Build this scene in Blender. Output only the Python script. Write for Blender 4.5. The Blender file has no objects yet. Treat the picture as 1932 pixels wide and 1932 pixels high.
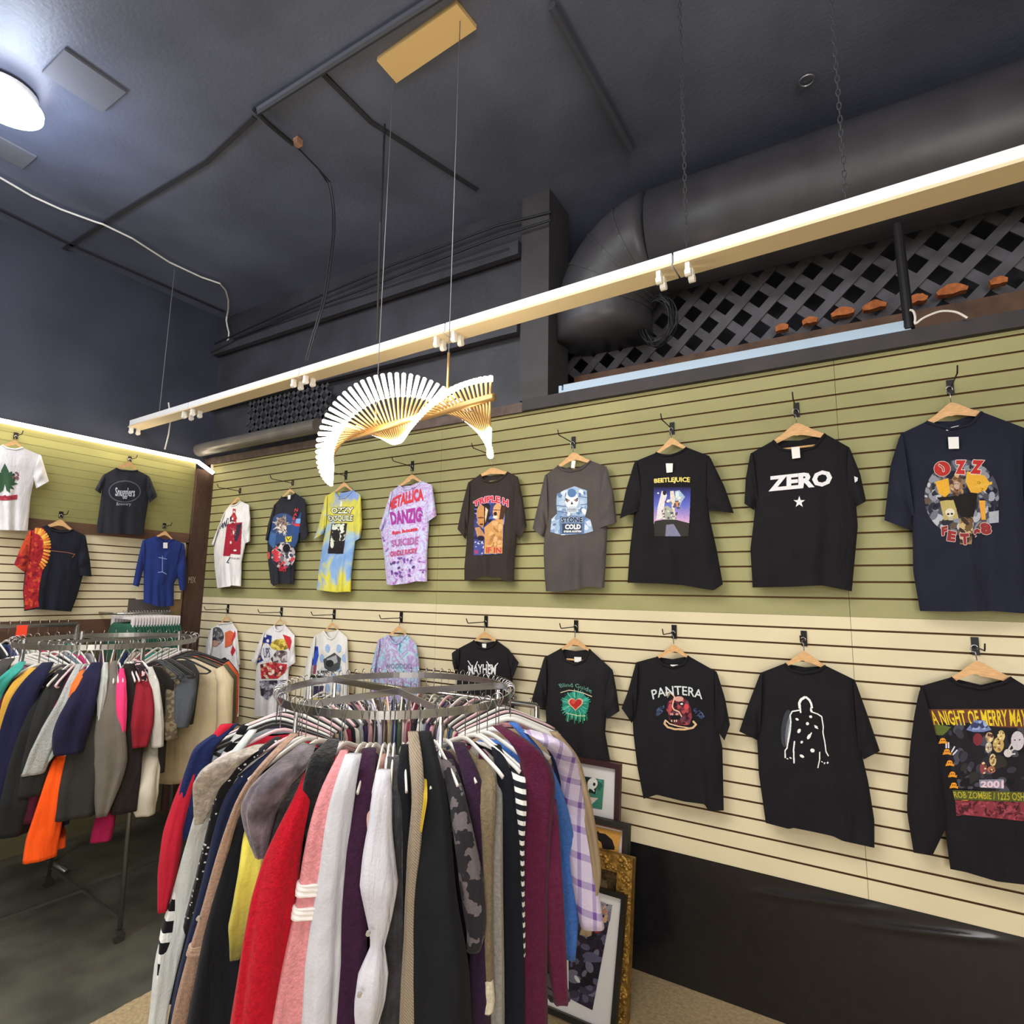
import bpy, bmesh, math, random
import numpy as np
from mathutils import Matrix, Vector
from mathutils.kdtree import KDTree
random.seed(7); NR = np.random.RandomState(5)
SC = bpy.context.scene; COL = SC.collection
CAMZ = 1.91; FL = 1074.98
F = np.array([-0.5074168218154368, 0.8502845932093378, 0.1398008565408382])
R_ = np.array([0.8597933028856705, 0.5103748870229966, 0.016521229046683975])
U = np.array([0.05730309984347047, -0.12858298972684634, 0.9900418018958769])
C0 = np.array([0, 0, CAMZ])
# ---------------------------------------------------------------- camera, world, light, exposure
cam = bpy.data.objects.new('camera', bpy.data.cameras.new('camera')); COL.objects.link(cam)
cam.data.sensor_width = 36; cam.data.lens = FL*36/1932; cam.data.clip_start = .05
cam.matrix_world = Matrix(((R_[0], U[0], -F[0], 0), (R_[1], U[1], -F[1], 0), (R_[2], U[2], -F[2], CAMZ), (0, 0, 0, 1)))
SC.camera = cam
SC.view_settings.view_transform = 'Standard'; SC.view_settings.look = 'None'; SC.view_settings.gamma = 1
SC.view_settings.exposure = 0.0
w = bpy.data.worlds.new('room_air'); SC.world = w; w.use_nodes = True
w.node_tree.nodes['Background'].inputs[0].default_value = (.9, .95, 1, 1); w.node_tree.nodes['Background'].inputs[1].default_value = .35
def area(name, loc, tgt, sx, sy, power, col):
    l = bpy.data.lights.new(name, 'AREA'); l.shape = 'RECTANGLE'; l.size = sx; l.size_y = sy; l.energy = power; l.color = col
    o = bpy.data.objects.new(name, l); COL.objects.link(o); o.location = loc
    o.rotation_euler = (Vector(tgt)-Vector(loc)).to_track_quat('-Z', 'Y').to_euler(); return o
area('front_fill_light', (1.2, -4.85, 2.1), (-1.6, 3, 1.6), 5.0, 2.8, 330, (1, .98, .95))  # broad unseen fill added behind the camera, no window there
area('overhead_fill_light', (-1.2, .3, 4.45), (-1.2, .7, 0), 3.0, 1.2, 85, (1, .96, .9))  # this and the next are overhead fills added out of view, no panels built
area('overhead_fill_light', (-3.4, -.6, 4.45), (-3.4, .5, 0), 2.0, 1.2, 75, (.95, .97, 1))
def lamp(loc, pw, col, r=.15):
    l = bpy.data.lights.new('room_fill_light', 'POINT'); l.energy = pw; l.color = col; l.shadow_soft_size = r
    o = bpy.data.objects.new('room_fill_light', l); COL.objects.link(o); o.location = loc
lamp((-2.4, -1.9, 3.5), 95, (.86, .92, 1)); lamp((1.3, -.9, 3.5), 60, (1, .95, .9))  # unseen point fills added to brighten room and ceiling, no fittings
# ---------------------------------------------------------------- helpers
def lin(c):
    if isinstance(c, str): c = tuple(int(c[i:i+2], 16) for i in (0, 2, 4))
    return tuple((v/255/12.92 if v/255 <= .04045 else ((v/255+.055)/1.055)**2.4) for v in c)
def ray(px, py):
    px = np.asarray(px, float); py = np.asarray(py, float)
    return F+(px[..., None]-966)/FL*R_-(py[..., None]-966)/FL*U
def onY(px, py, Y): d = ray(px, py); return C0+d*(np.asarray(Y)/d[..., 1])[..., None]
def onX(px, py, X): d = ray(px, py); return C0+d*(np.asarray(X)/d[..., 0])[..., None]
def onZ(px, py, Z): d = ray(px, py); return C0+d*((np.asarray(Z)-CAMZ)/d[..., 2])[..., None]
MATS = {}
def mat(key, col, rough=.6, metal=0, emis=None, bump=None, noise=None, spec=.4, sheen=0):
    """bump=(scale,strength) ; noise=(scale,amount,stretch)"""
    if key in MATS: return MATS[key]
    m = bpy.data.materials.new(key); m.use_nodes = True; nt = m.node_tree; b = nt.nodes['Principled BSDF']
    c = lin(col); b.inputs['Base Color'].default_value = (*c, 1)
    b.inputs['Roughness'].default_value = rough; b.inputs['Metallic'].default_value = metal
    b.inputs['Specular IOR Level'].default_value = spec
    if sheen: b.inputs['Sheen Weight'].default_value = sheen
    tc = nt.nodes.new('ShaderNodeTexCoord')
    if noise:
        n = nt.nodes.new('ShaderNodeTexNoise'); n.inputs['Scale'].default_value = noise[0]; n.inputs['Detail'].default_value = 5
        mp = nt.nodes.new('ShaderNodeMapping'); st = noise[2] if len(noise) > 2 else (1, 1, 1); mp.inputs['Scale'].default_value = st
        nt.links.new(tc.outputs['Object'], mp.inputs[0]); nt.links.new(mp.outputs[0], n.inputs[0])
        r = nt.nodes.new('ShaderNodeValToRGB'); a = noise[1]
        r.color_ramp.elements[0].position = .3; r.color_ramp.elements[1].position = .7
        r.color_ramp.elements[0].color = (*[max(0, v*(1-a)) for v in c], 1)
        if len(noise) > 3: c2 = lin(noise[3]); r.color_ramp.elements[1].color = (*c2, 1)
        else: r.color_ramp.elements[1].color = (*[min(1, v*(1+a)) for v in c], 1)
        nt.links.new(n.outputs[0], r.inputs[0]); nt.links.new(r.outputs[0], b.inputs['Base Color'])
    if bump:
        n = nt.nodes.new('ShaderNodeTexNoise'); n.inputs['Scale'].default_value = bump[0]; n.inputs['Detail'].default_value = 4
        nt.links.new(tc.outputs['Object'], n.inputs[0])
        if len(bump) > 2:
            mp2 = nt.nodes.new('ShaderNodeMapping'); mp2.inputs['Scale'].default_value = (1, 1, .28); mp2.inputs['Rotation'].default_value = (.25, .2, 0)
            n2 = nt.nodes.new('ShaderNodeTexNoise'); n2.inputs['Scale'].default_value = bump[2]; n2.inputs['Detail'].default_value = 3; n2.inputs['Distortion'].default_value = .8
            nt.links.new(tc.outputs['Object'], mp2.inputs[0]); nt.links.new(mp2.outputs[0], n2.inputs[0])
            b2 = nt.nodes.new('ShaderNodeBump'); b2.inputs['Strength'].default_value = .8; b2.inputs['Distance'].default_value = .022; nt.links.new(n2.outputs[0], b2.inputs['Height'])
        bp = nt.nodes.new('ShaderNodeBump'); bp.inputs['Strength'].default_value = bump[1]; bp.inputs['Distance'].default_value = .01
        if len(bump) > 2: nt.links.new(b2.outputs[0], bp.inputs['Normal'])
        nt.links.new(n.outputs[0], bp.inputs['Height']); nt.links.new(bp.outputs[0], b.inputs['Normal'])
    if emis:
        b.inputs['Emission Color'].default_value = (*lin(emis[0]), 1); b.inputs['Emission Strength'].default_value = emis[1]
    MATS[key] = m; return m
def fabric(col, kind='cotton'):
    if not isinstance(col, str): col = '%02x%02x%02x' % tuple(col)
    if kind == 'fur': return mat('fur_'+col, col, 1, 0, bump=(60, 1.0, 9), noise=(45, .35), spec=.1, sheen=.25)
    if kind == 'velvet': return mat('velvet_'+col, col, .55, 0, bump=(40, .7, 12), noise=(18, .75), spec=.3, sheen=.35)
    if kind == 'knit': return mat('knit_'+col, col, 1, 0, bump=(160, .5, 8), noise=(90, .16), spec=.08, sheen=.08)
    return mat('cotton_'+col, col, .95, 0, bump=(120, .2, 10), noise=(9, .10), spec=.12, sheen=.03)
def meshobj(name, verts, faces, m, parent=None, smooth=True):
    me = bpy.data.meshes.new(name)
    v = np.asarray(verts, float).reshape(-1, 3)
    if parent is not None: v = v-np.array(parent.location)
    me.from_pydata(v.tolist(), [], [list(map(int, f)) for f in faces]); me.update()
    if smooth: me.polygons.foreach_set('use_smooth', [True]*len(me.polygons))
    if m: me.materials.append(m)
    o = bpy.data.objects.new(name, me); COL.objects.link(o)
    if parent is not None: o.parent = parent
    return o
def tag(o, label, cat, group=None, kind=None):
    o['label'] = label; o['category'] = cat
    if group: o['group'] = group
    if kind: o['kind'] = kind
    return o
def thing(name, loc, label, cat, group=None):
    o = bpy.data.objects.new(name, None); o.empty_display_size = .05; COL.objects.link(o); o.location = [float(v) for v in loc]
    return tag(o, label, cat, group)
def struct(o): o['kind'] = 'structure'; return o
class MB:
    def __init__(s): s.v = []; s.f = []
    def add(s, v, f):
        n = len(s.v); s.v += [tuple(map(float, q)) for q in v]; s.f += [[i+n for i in q] for q in f]; return s
    def box(s, lo, hi):
        x0, y0, z0 = lo; x1, y1, z1 = hi
        return s.add([(x0, y0, z0), (x1, y0, z0), (x1, y1, z0), (x0, y1, z0), (x0, y0, z1), (x1, y0, z1), (x1, y1, z1), (x0, y1, z1)],
                     [(0, 3, 2, 1), (4, 5, 6, 7), (0, 1, 5, 4), (1, 2, 6, 5), (2, 3, 7, 6), (3, 0, 4, 7)])
    def bar(s, a, b, w, h, up=(0, 0, 1)):
        a = np.array(a, float); b = np.array(b, float); d = b-a; d /= np.linalg.norm(d)
        x = np.cross(d, up); 
        if np.linalg.norm(x) < 1e-4: x = np.cross(d, (1, 0, 0))
        x /= np.linalg.norm(x); y = np.cross(x, d)
        v = []
        for p in (a, b):
            for i, j in ((-1, -1), (1, -1), (1, 1), (-1, 1)): v.append(p+x*i*w/2+y*j*h/2)
        return s.add(v, [(0, 1, 2, 3), (7, 6, 5, 4), (0, 4, 5, 1), (1, 5, 6, 2), (2, 6, 7, 3), (3, 7, 4, 0)])
    def tube(s, pts, r, n=8, cap=True):
        P = [np.array(p, float) for p in pts]; k = len(P); rr = r if hasattr(r, '__len__') else [r]*k
        up = np.array([0, 0, 1.]); v = []; px = None
        for i in range(k):
            d = P[min(i+1, k-1)]-P[max(i-1, 0)]; d /= (np.linalg.norm(d)+1e-12)
            if px is None:
                x = np.cross(d, up); x = np.cross(d, (1, 0, 0)) if np.linalg.norm(x) < .05 else x
            else: x = px-d*(px@d)
            x /= (np.linalg.norm(x)+1e-12); px = x; y = np.cross(d, x)
            for j in range(n):
                a = 2*math.pi*j/n; v.append(P[i]+(x*math.cos(a)+y*math.sin(a))*rr[i])
        f = [(i*n+j, i*n+(j+1) % n, (i+1)*n+(j+1) % n, (i+1)*n+j) for i in range(k-1) for j in range(n)]
        if cap: f += [tuple(range(n))[::-1], tuple((k-1)*n+j for j in range(n))]
        return s.add(v, f)
    def prism(s, pts, off):
        off = np.array(off, float); n = len(pts); a = [np.array(p, float) for p in pts]
        f = [tuple(range(n)), tuple(range(n, 2*n))[::-1]]+[(i, n+i, n+(i+1) % n, (i+1) % n) for i in range(n)]
        return s.add(a+[p+off for p in a], f)
    def build(s, name, m, parent=None, smooth=False): return meshobj(name, s.v, s.f, m, parent, smooth)
def resamp(P, n):
    P = np.array(P, float); d = np.r_[0, np.cumsum(np.linalg.norm(np.diff(P, axis=0), axis=1))]; t = np.linspace(0, d[-1], n)
    return np.stack([np.interp(t, d, P[:, i]) for i in range(P.shape[1])], 1)
def smoothp(P, n, it=2):
    P = resamp(P, n)
    for _ in range(it): P[1:-1] = .25*P[:-2]+.5*P[1:-1]+.25*P[2:]
    return P
def coons(T, B, L, Rr, nu, nv, sm=True):
    T = resamp(T, nu); B = resamp(B, nu); L = resamp(L, nv); Rr = resamp(Rr, nv)
    if sm:
        for q in (L, Rr, B): q[1:-1] = .25*q[:-2]+.5*q[1:-1]+.25*q[2:]
    L = L+np.linspace(1, 0, nv)[:, None]*(T[0]-L[0])+np.linspace(0, 1, nv)[:, None]*(B[0]-L[-1])
    Rr = Rr+np.linspace(1, 0, nv)[:, None]*(T[-1]-Rr[0])+np.linspace(0, 1, nv)[:, None]*(B[-1]-Rr[-1])
    u = np.linspace(0, 1, nu)[None, :, None]; v = np.linspace(0, 1, nv)[:, None, None]
    return (1-v)*T[None]+v*B[None]+(1-u)*L[:, None]+u*Rr[:, None]-((1-u)*(1-v)*T[0]+u*(1-v)*T[-1]+(1-u)*v*B[0]+u*v*B[-1])
def gridfaces(nv, nu, o=0, flip=False):
    f = []
    for i in range(nv-1):
        for j in range(nu-1):
            a = o+i*nu+j; q = (a, a+1, a+nu+1, a+nu); f.append(q[::-1] if flip else q)
    return f
# ---------------------------------------------------------------- text triangles for printed lettering
_TX = {}
def text_tris(s, off=0.0):
    k = (s, off)
    if k in _TX: return _TX[k]
    cu = bpy.data.curves.new('t', 'FONT'); cu.body = s; cu.offset = off; cu.resolution_u = 2; cu.fill_mode = 'BOTH'
    ob = bpy.data.objects.new('t', cu); COL.objects.link(ob)
    dg = bpy.context.evaluated_depsgraph_get(); me = ob.evaluated_get(dg).to_mesh(); me.calc_loop_triangles()
    V = np.array([v.co[:2] for v in me.vertices]); Tn = np.array([t.vertices[:] for t in me.loop_triangles])
    mn, mx = V.min(0), V.max(0); V = (V-mn)/(mx-mn)
    ob.evaluated_get(dg).to_mesh_clear(); bpy.data.objects.remove(ob); bpy.data.curves.remove(cu)
    _TX[k] = V[Tn]; return _TX[k]
class Canvas:
    """printed artwork raster in small cells; coordinates come through (ox,oy,s)"""
    def __init__(s, T, box, res=1.0):
        s.T = T; x0, y0 = s.m(box[0], box[1]); x1, y1 = s.m(box[2], box[3]); s.o = np.array([x0, y0]); s.res = res
        s.w = int((x1-x0)/res)+1; s.h = int((y1-y0)/res)+1
        s.rgb = np.zeros((s.h, s.w, 3)); s.a = np.zeros((s.h, s.w), bool)
        s.X, s.Y = np.meshgrid(x0+(np.arange(s.w)+.5)*res, y0+(np.arange(s.h)+.5)*res)
    def m(s, x, y): return s.T[0]+x*s.T[2], s.T[1]+y*s.T[2]
    def fill(s, mask, col, clip=None):
        if clip is not None: mask = mask & clip
        s.rgb[mask] = lin(col); s.a |= mask; return mask
    def pm(s, pts):
        P = np.array([s.m(*p) for p in pts]); ins = np.zeros(s.X.shape, bool); n = len(P)
        for i in range(n):
            (x1, y1), (x2, y2) = P[i], P[(i+1) % n]
            if y1 == y2: continue
            c = ((y1 > s.Y) != (y2 > s.Y)) & (s.X < (x2-x1)*(s.Y-y1)/(y2-y1)+x1); ins ^= c
        return ins
    def poly(s, pts, col): return s.fill(s.pm(pts), col)
    def em(s, cx, cy, rx, ry, rot=0):
        x, y = s.m(cx, cy); dx = s.X-x; dy = s.Y-y; c, q = math.cos(rot), math.sin(rot)
        return ((dx*c+dy*q)/(rx*s.T[2]))**2+((-dx*q+dy*c)/(ry*s.T[2]))**2 <= 1
    def ell(s, cx, cy, rx, ry, col, rot=0): return s.fill(s.em(cx, cy, rx, ry, rot), col)
    def lm(s, pts, w):
        m = np.zeros(s.X.shape, bool); P = [np.array(s.m(*p)) for p in pts]; hw = max(w*s.T[2]/2, s.res*.5)
        for a, b in zip(P[:-1], P[1:]):
            d = b-a; L = d@d+1e-9; t = np.clip(((s.X-a[0])*d[0]+(s.Y-a[1])*d[1])/L, 0, 1)
            m |= (s.X-a[0]-t*d[0])**2+(s.Y-a[1]-t*d[1])**2 <= hw*hw
        return m
    def line(s, pts, w, col): return s.fill(s.lm(pts, w), col)
    def blobs(s, mask, cols, n, rmin, rmax, asp=1.6, seed=1):
        rs = np.random.RandomState(seed); ys, xs = np.nonzero(mask)
        if len(ys) == 0: return
        for i in range(n):
            k = rs.randint(len(ys)); x, y = s.X[ys[k], xs[k]], s.Y[ys[k], xs[k]]; r = (rmin+(rmax-rmin)*rs.rand())*s.T[2]
            a = rs.rand()*3.14; dx = s.X-x; dy = s.Y-y; c, q = math.cos(a), math.sin(a)
            s.fill(((dx*c+dy*q)/(r*asp))**2+((-dx*q+dy*c)/r)**2 <= 1, cols[rs.randint(len(cols))], mask)
    def ramp(s, mask, y0, y1, cols):
        Y0 = s.m(0, y0)[1]; Y1 = s.m(0, y1)[1]; t = np.clip((s.Y-Y0)/(Y1-Y0), 0, 1)*(len(cols)-1); L = np.array([lin(c) for c in cols])
        i = np.minimum(t.astype(int), len(cols)-2); fr = (t-i)[..., None]; g = L[i]*(1-fr)+L[i+1]*fr
        s.rgb[mask] = g[mask]; s.a |= mask
    def text(s, t, quad, col, off=0.0, arch=0, outline=None):
        """quad: top-left, top-right, bottom-right, bottom-left in zoom coords"""
        q = [np.array(s.m(*p)) for p in quad]; tr = text_tris(t, off); u = tr[..., 0:1]; v = 1-tr[..., 1:2]
        P = q[0]*(1-u)*(1-v)+q[1]*u*(1-v)+q[2]*u*v+q[3]*(1-u)*v
        P[..., 1:2] -= arch*s.T[2]*4*u*(1-u)
        m = np.zeros(s.X.shape, bool)
        for a, b, c in P:
            x0 = int((min(a[0], b[0], c[0])-s.o[0])/s.res)-1; x1 = int((max(a[0], b[0], c[0])-s.o[0])/s.res)+2
            y0 = int((min(a[1], b[1], c[1])-s.o[1])/s.res)-1; y1 = int((max(a[1], b[1], c[1])-s.o[1])/s.res)+2
            x0, y0 = max(x0, 0), max(y0, 0)
            X = s.X[y0:y1, x0:x1]; Y = s.Y[y0:y1, x0:x1]
            if X.size == 0: continue
            e = lambda p, r: (r[0]-p[0])*(Y-p[1])-(r[1]-p[1])*(X-p[0])
            w1, w2, w3 = e(a, b), e(b, c), e(c, a)
            m[y0:y1, x0:x1] |= ((w1 >= 0) & (w2 >= 0) & (w3 >= 0)) | ((w1 <= 0) & (w2 <= 0) & (w3 <= 0))
        if outline:
            d = m.copy()
            for _ in range(max(1, int(round(1/s.res)))):
                e2 = d.copy()
                for ax in (0, 1):
                    for k in (-1, 1): e2 |= np.roll(d, k, ax)
                d = e2
            s.fill(d, outline)
        s.fill(m, col); return m
    def build(s, name, surf, parent, rough=.7, label=None):
        g_ = np.random.RandomState(3).rand(s.h, s.w); g_ = (g_+np.roll(g_, 1, 0)+np.roll(g_, 1, 1)+np.roll(g_, 2, 0))/4; s.rgb = s.rgb*(.72+.56*g_[..., None])
        h, w_ = s.h, s.w; use = np.zeros((h+1, w_+1), bool)
        use[:-1, :-1] |= s.a; use[1:, :-1] |= s.a; use[:-1, 1:] |= s.a; use[1:, 1:] |= s.a
        idx = -np.ones((h+1, w_+1), int); idx[use] = np.arange(use.sum())
        yy, xx = np.nonzero(use); px = s.o[0]+xx*s.res; py = s.o[1]+yy*s.res
        V = surf(px, py)
        cy, cx = np.nonzero(s.a)
        Fc = np.stack([idx[cy, cx], idx[cy+1, cx], idx[cy+1, cx+1], idx[cy, cx+1]], 1)
        me = bpy.data.meshes.new(name); V = V-np.array(parent.location)
        me.vertices.add(len(V)); me.vertices.foreach_set('co', V.ravel())
        me.loops.add(len(Fc)*4); me.loops.foreach_set('vertex_index', Fc.ravel())
        me.polygons.add(len(Fc)); me.polygons.foreach_set('loop_start', np.arange(len(Fc))*4)
        me.update(calc_edges=True)
        at = me.color_attributes.new('ink', 'FLOAT_COLOR', 'CORNER'); c = np.ones((len(Fc), 4)); c[:, :3] = s.rgb[cy, cx]
        at.data.foreach_set('color', np.repeat(c, 4, 0).ravel())
        me.polygons.foreach_set('use_smooth', [True]*len(Fc))
        me.materials.append(INK); o = bpy.data.objects.new(name, me); COL.objects.link(o); o.parent = parent
        if label: o['label'] = label
        return o
INK = bpy.data.materials.new('printed_ink'); INK.use_nodes = True
_a = INK.node_tree.nodes.new('ShaderNodeVertexColor'); _a.layer_name = 'ink'
INK.node_tree.links.new(_a.outputs[0], INK.node_tree.nodes['Principled BSDF'].inputs['Base Color'])
INK.node_tree.nodes['Principled BSDF'].inputs['Roughness'].default_value = .75
INK.node_tree.nodes['Principled BSDF'].inputs['Specular IOR Level'].default_value = .2
M_WOOD = mat('hanger_wood', 'dcae78', .5, noise=(30, .15, (1, 1, 6)))
M_BLACKM = mat('black_metal', '17161a', .45, .3)
M_CHROME = mat('chrome', 'b9b9bb', .22, 1.0, bump=(8, .08))
M_WHITEPL = mat('white_plastic', 'e9e6df', .4)
M_TAG = mat('white_paper', 'f0efec', .8)
M_GOLD = mat('brushed_gold', 'dcb57c', .38, .85)

# ---------------------------------------------------------------- room shell
YW, XB, CEIL = 3.12, -5.2, 4.60
M_CEIL = mat('black_ceiling_paint', '5c6275', .42, noise=(1.3, .28), bump=(40, .15), spec=.5)
M_DARK = mat('dark_wall_paint', '3a3a41', .5, noise=(3, .3), bump=(20, .25))
M_GREEN = mat('olive_green_paint', '9c996a', .6, noise=(2.2, .08), bump=(90, .08))
M_CREAM = mat('cream_laminate', 'dfd3b0', .5, noise=(2.5, .06), bump=(60, .05))
M_GROOVE = mat('groove_core_wood', '6a4a28', .8)  # brown core colour inside the slat grooves
M_BROWN = mat('dark_stained_wood', '5a4030', .6, noise=(12, .35, (1, .2, 1)))
def slab(name, lo, hi, m): return MB().box(lo, hi).build(name, m)
def floor_mat():
    m = mat('concrete_floor', 'b7a17c', .55, noise=(60, .22), bump=(90, .2)); nt = m.node_tree; b = nt.nodes['Principled BSDF']
    src = b.inputs['Base Color'].links[0].from_socket
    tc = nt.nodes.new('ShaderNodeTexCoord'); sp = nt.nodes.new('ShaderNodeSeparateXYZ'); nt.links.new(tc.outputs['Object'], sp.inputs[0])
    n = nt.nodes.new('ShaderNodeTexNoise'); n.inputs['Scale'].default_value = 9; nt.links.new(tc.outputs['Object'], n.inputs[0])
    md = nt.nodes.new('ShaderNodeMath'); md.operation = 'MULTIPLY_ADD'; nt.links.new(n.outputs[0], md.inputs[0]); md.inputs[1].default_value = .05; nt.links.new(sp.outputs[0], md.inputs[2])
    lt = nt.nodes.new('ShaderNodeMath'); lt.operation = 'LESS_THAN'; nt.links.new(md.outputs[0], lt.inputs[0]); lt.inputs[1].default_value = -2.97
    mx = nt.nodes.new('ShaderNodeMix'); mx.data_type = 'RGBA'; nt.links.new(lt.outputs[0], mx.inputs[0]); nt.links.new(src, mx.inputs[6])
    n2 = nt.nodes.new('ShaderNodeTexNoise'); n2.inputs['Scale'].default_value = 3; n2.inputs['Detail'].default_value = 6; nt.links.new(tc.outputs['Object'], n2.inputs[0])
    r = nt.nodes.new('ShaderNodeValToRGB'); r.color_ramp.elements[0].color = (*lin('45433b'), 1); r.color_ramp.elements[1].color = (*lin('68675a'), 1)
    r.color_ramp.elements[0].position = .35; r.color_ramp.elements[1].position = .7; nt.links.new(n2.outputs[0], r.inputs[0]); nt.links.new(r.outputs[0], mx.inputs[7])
    nt.links.new(mx.outputs[2], b.inputs['Base Color']); return m
struct(slab('floor', (-5.6, -5, -.1), (4, 4.4, 0), floor_mat()))
struct(slab('ceiling', (-5.6, -5, CEIL), (4, 4.4, CEIL+.1), M_CEIL))
M_OL = mat('olive_lower_wall', '6b6447', .8, noise=(3, .2))
struct(slab('wall_back', (-5.6, -5, 0), (-5.32, 3.5, CEIL), mat('dark_back_wall', '3c3f4c', .55, noise=(2, .2), bump=(15, .2))))
struct(slab('wall_left', (-5.6, -5.2, 0), (4, -5, CEIL), mat('offwhite_wall', 'c9c4b8', .8)))
struct(slab('wall_front', (4, -5.2, 0), (4.2, 4.4, CEIL), mat('offwhite_wall', 'c9c4b8', .8)))
wr = MB().box((-5.4, YW+.035, 0), (4, YW+.3, 3.05)).box((-5.4, YW+.035, 3.05), (-1.8, YW+.3, CEIL)).box((-5.4, 4.1, 3.05), (4, 4.4, CEIL)).box((-1.8, YW+.3, 3.02), (4, 4.15, 3.05))
struct(wr.build('wall_right', M_DARK))
struct(slab('trim_1', (-1.81, 3.10, 3.15), (-1.60, 3.4, CEIL), mat('dark_column_paint', '3f3d40', .6, noise=(6, .15))))   # boxed column
struct(slab('trim_2', (-1.78, YW-.035, 3.075), (4, 3.75, 3.15), mat('header_board_paint', '332f31', .6, noise=(8, .2))))
struct(slab('trim_3', (-5.3, YW-.025, 3.072), (-1.78, YW+.01, 3.135), mat('scraped_brown_board', '5d4f49', .7, noise=(14, .3))))
def slats(name, axis, u0, u1, z0, z1, zs, m, pos, depth=.012, gh=.009, th=.03):
    """slatwall panel: profile with grooves extruded along the wall; grooves backed by darker core"""
    prof = [(0, z0)]
    for z in sorted(zs):
        if z0+.01 < z < z1-.01: prof += [(0, z-gh/2), (depth, z-gh/2), (depth, z+gh/2), (0, z+gh/2)]
    prof += [(0, z1), (th, z1), (th, z0)]
    v = []; n = len(prof)
    for u in (u0, u1):
        for d, z in prof: v.append((u, pos+d, z) if axis == 'Y' else (pos-d, u, z))
    f = [(i, (i+1) % n, n+(i+1) % n, n+i) for i in range(n)]+[tuple(range(n)), tuple(range(n, 2*n))[::-1]]
    o = meshobj(name, v, f, m, smooth=False); o.data.materials.append(M_GROOVE)
    for i in range(n):
        a, b = prof[i], prof[(i+1) % n]
        if a[0] == depth or b[0] == depth: o.data.polygons[i].material_index = 1
    return o
zg = [1.9085+.0762*k for k in range(16)]; zc = [1.763-.0762*k for k in range(15)]
for k, (a, b) in enumerate([(-5.2, -2.45), (-2.45, -.02), (-.02, 2.42), (2.42, 4)]):
    a += .0008; b -= .0008
    p = ['behind the pale shirts at the corner end of the right wall', 'in the middle of the right wall', 'at the near right end of the right wall', 'past the right edge of the photo'][k]
    tag(slats('slatwall_panel', 'Y', a, b, 1.824, 3.074, zg, M_GREEN, YW), 'olive green slatwall panel '+p, 'wall panel', 'green slatwall panels')
    tag(slats('slatwall_panel', 'Y', a, b, .612, 1.823, zc, M_CREAM, YW), 'cream slatwall panel '+p, 'wall panel', 'cream slatwall panels')
M_BG = mat('dull_green_paint', '83804f', .7, noise=(3, .1)); 
o = slats('slatwall_panel', 'X', -3, 2.955, 2.395, 3.08, [2.43+.0635*k for k in range(11)], M_BG, XB, .003, .005)
o.data.materials[1] = mat('caulked_joint', '9a9666', .7); tag(o, 'dull green grooved slatwall panel on the back wall under the light strip', 'wall panel')
tag(slats('slatwall_panel', 'X', -3, 2.56, 1.645, 2.31, [2.2345-.0615*k for k in range(10)], M_CREAM, XB), 'cream grooved slatwall panel on the back wall behind the red and navy shirt', 'wall panel')
tag(slats('slatwall_panel', 'X', 2.56, 2.93, 1.80, 2.31, [2.2345-.0615*k for k in range(8)], M_CREAM, XB+.002), 'small cream slatwall piece behind the blue jersey on the back wall', 'wall panel')
tag(slab('wooden_rail', (-5.24, -3, 2.31), (-5.185, 2.95, 2.394), M_BROWN), 'brown wooden rail between green and cream panels on the back wall', 'rail')
tag(slab('wooden_rail', (-5.24, -3, 1.5), (-5.18, 2.45, 1.643), M_BROWN), 'brown wooden board under the cream panel on the back wall', 'rail')
tag(slab('wainscot_panel', (-5.3, -3, 0), (-5.23, 2.95, 1.5), M_OL), 'olive painted lower panel of the back wall behind the racks', 'wall panel')
tag(slab('plywood_board', (-5.27, 2.55, 1.3), (-5.215, 2.955, 2.3), mat('plywood', '9a8059', .7, noise=(9, .15))), 'plywood board on the back wall beside the dark corner post', 'board')
tag(slab('grey_board', (-5.21, 2.5, 1.45), (-5.195, 2.84, 1.80), mat('grey_board', '5a5350', .7, noise=(9, .15))), 'dark grey board below the blue jersey on the back wall', 'board')
pt = thing('corner_post', (-5.2, 3.04, 0), 'dark brown wooden post in the corner with chalk letters', 'post')
MB().box((-5.3, 2.958, 0), (-5.17, 3.118, 3.0)).build('post_beam', mat('rough_dark_timber', '4a352b', .85, noise=(9, .35, (1, 1, .2)), bump=(30, .6)), pt)
cv = Canvas((340, 1070, 1), (8, 8, 40, 45), .5); cv.text('MIX', [(16, 18), (30, 18), (29, 30), (15, 30)], 'b0a392')
cv.build('chalk_letters', lambda a, b: onX(a, b, -5.166), pt)
tag(slab('panel_edging', (-5.205, YW-.02, .6), (-5.19, YW-.001, 3.074), mat('white_edge', 'd8d0b8', .6)), 'thin white edging strip between corner post and right wall panels', 'trim')
# glossy vinyl over the lower right wall
v = []; nu, nv = 420, 70
for j in range(nv):
    for i in range(nu):
        x = -5.2+9.1*i/(nu-1); z = .001+.611*j/(nv-1)
        y = YW-.004-.004*math.sin(x*1.7+z*5)-(.011*math.exp(-((z-.560-.127*(x+.2))/.016)**2)*math.exp(-((x+.2)/.24)**4))-(.011*math.exp(-((z-.543-.156*(x-.18))/.016)**2)*math.exp(-((x-.18)/.24)**4))
        v.append((x, y, z))
n0 = len(v); v += [(a, YW+.02, c) for a, b, c in v]
f = gridfaces(nv, nu)+gridfaces(nv, nu, n0, True)
tag(meshobj('vinyl_sheet', v, f, mat('black_vinyl', '1b1a1c', .17, noise=(40, .2), bump=(3, .12), spec=.5)), 'glossy black vinyl sheet covering the wall foot under the cream panels', 'sheet')
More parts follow.
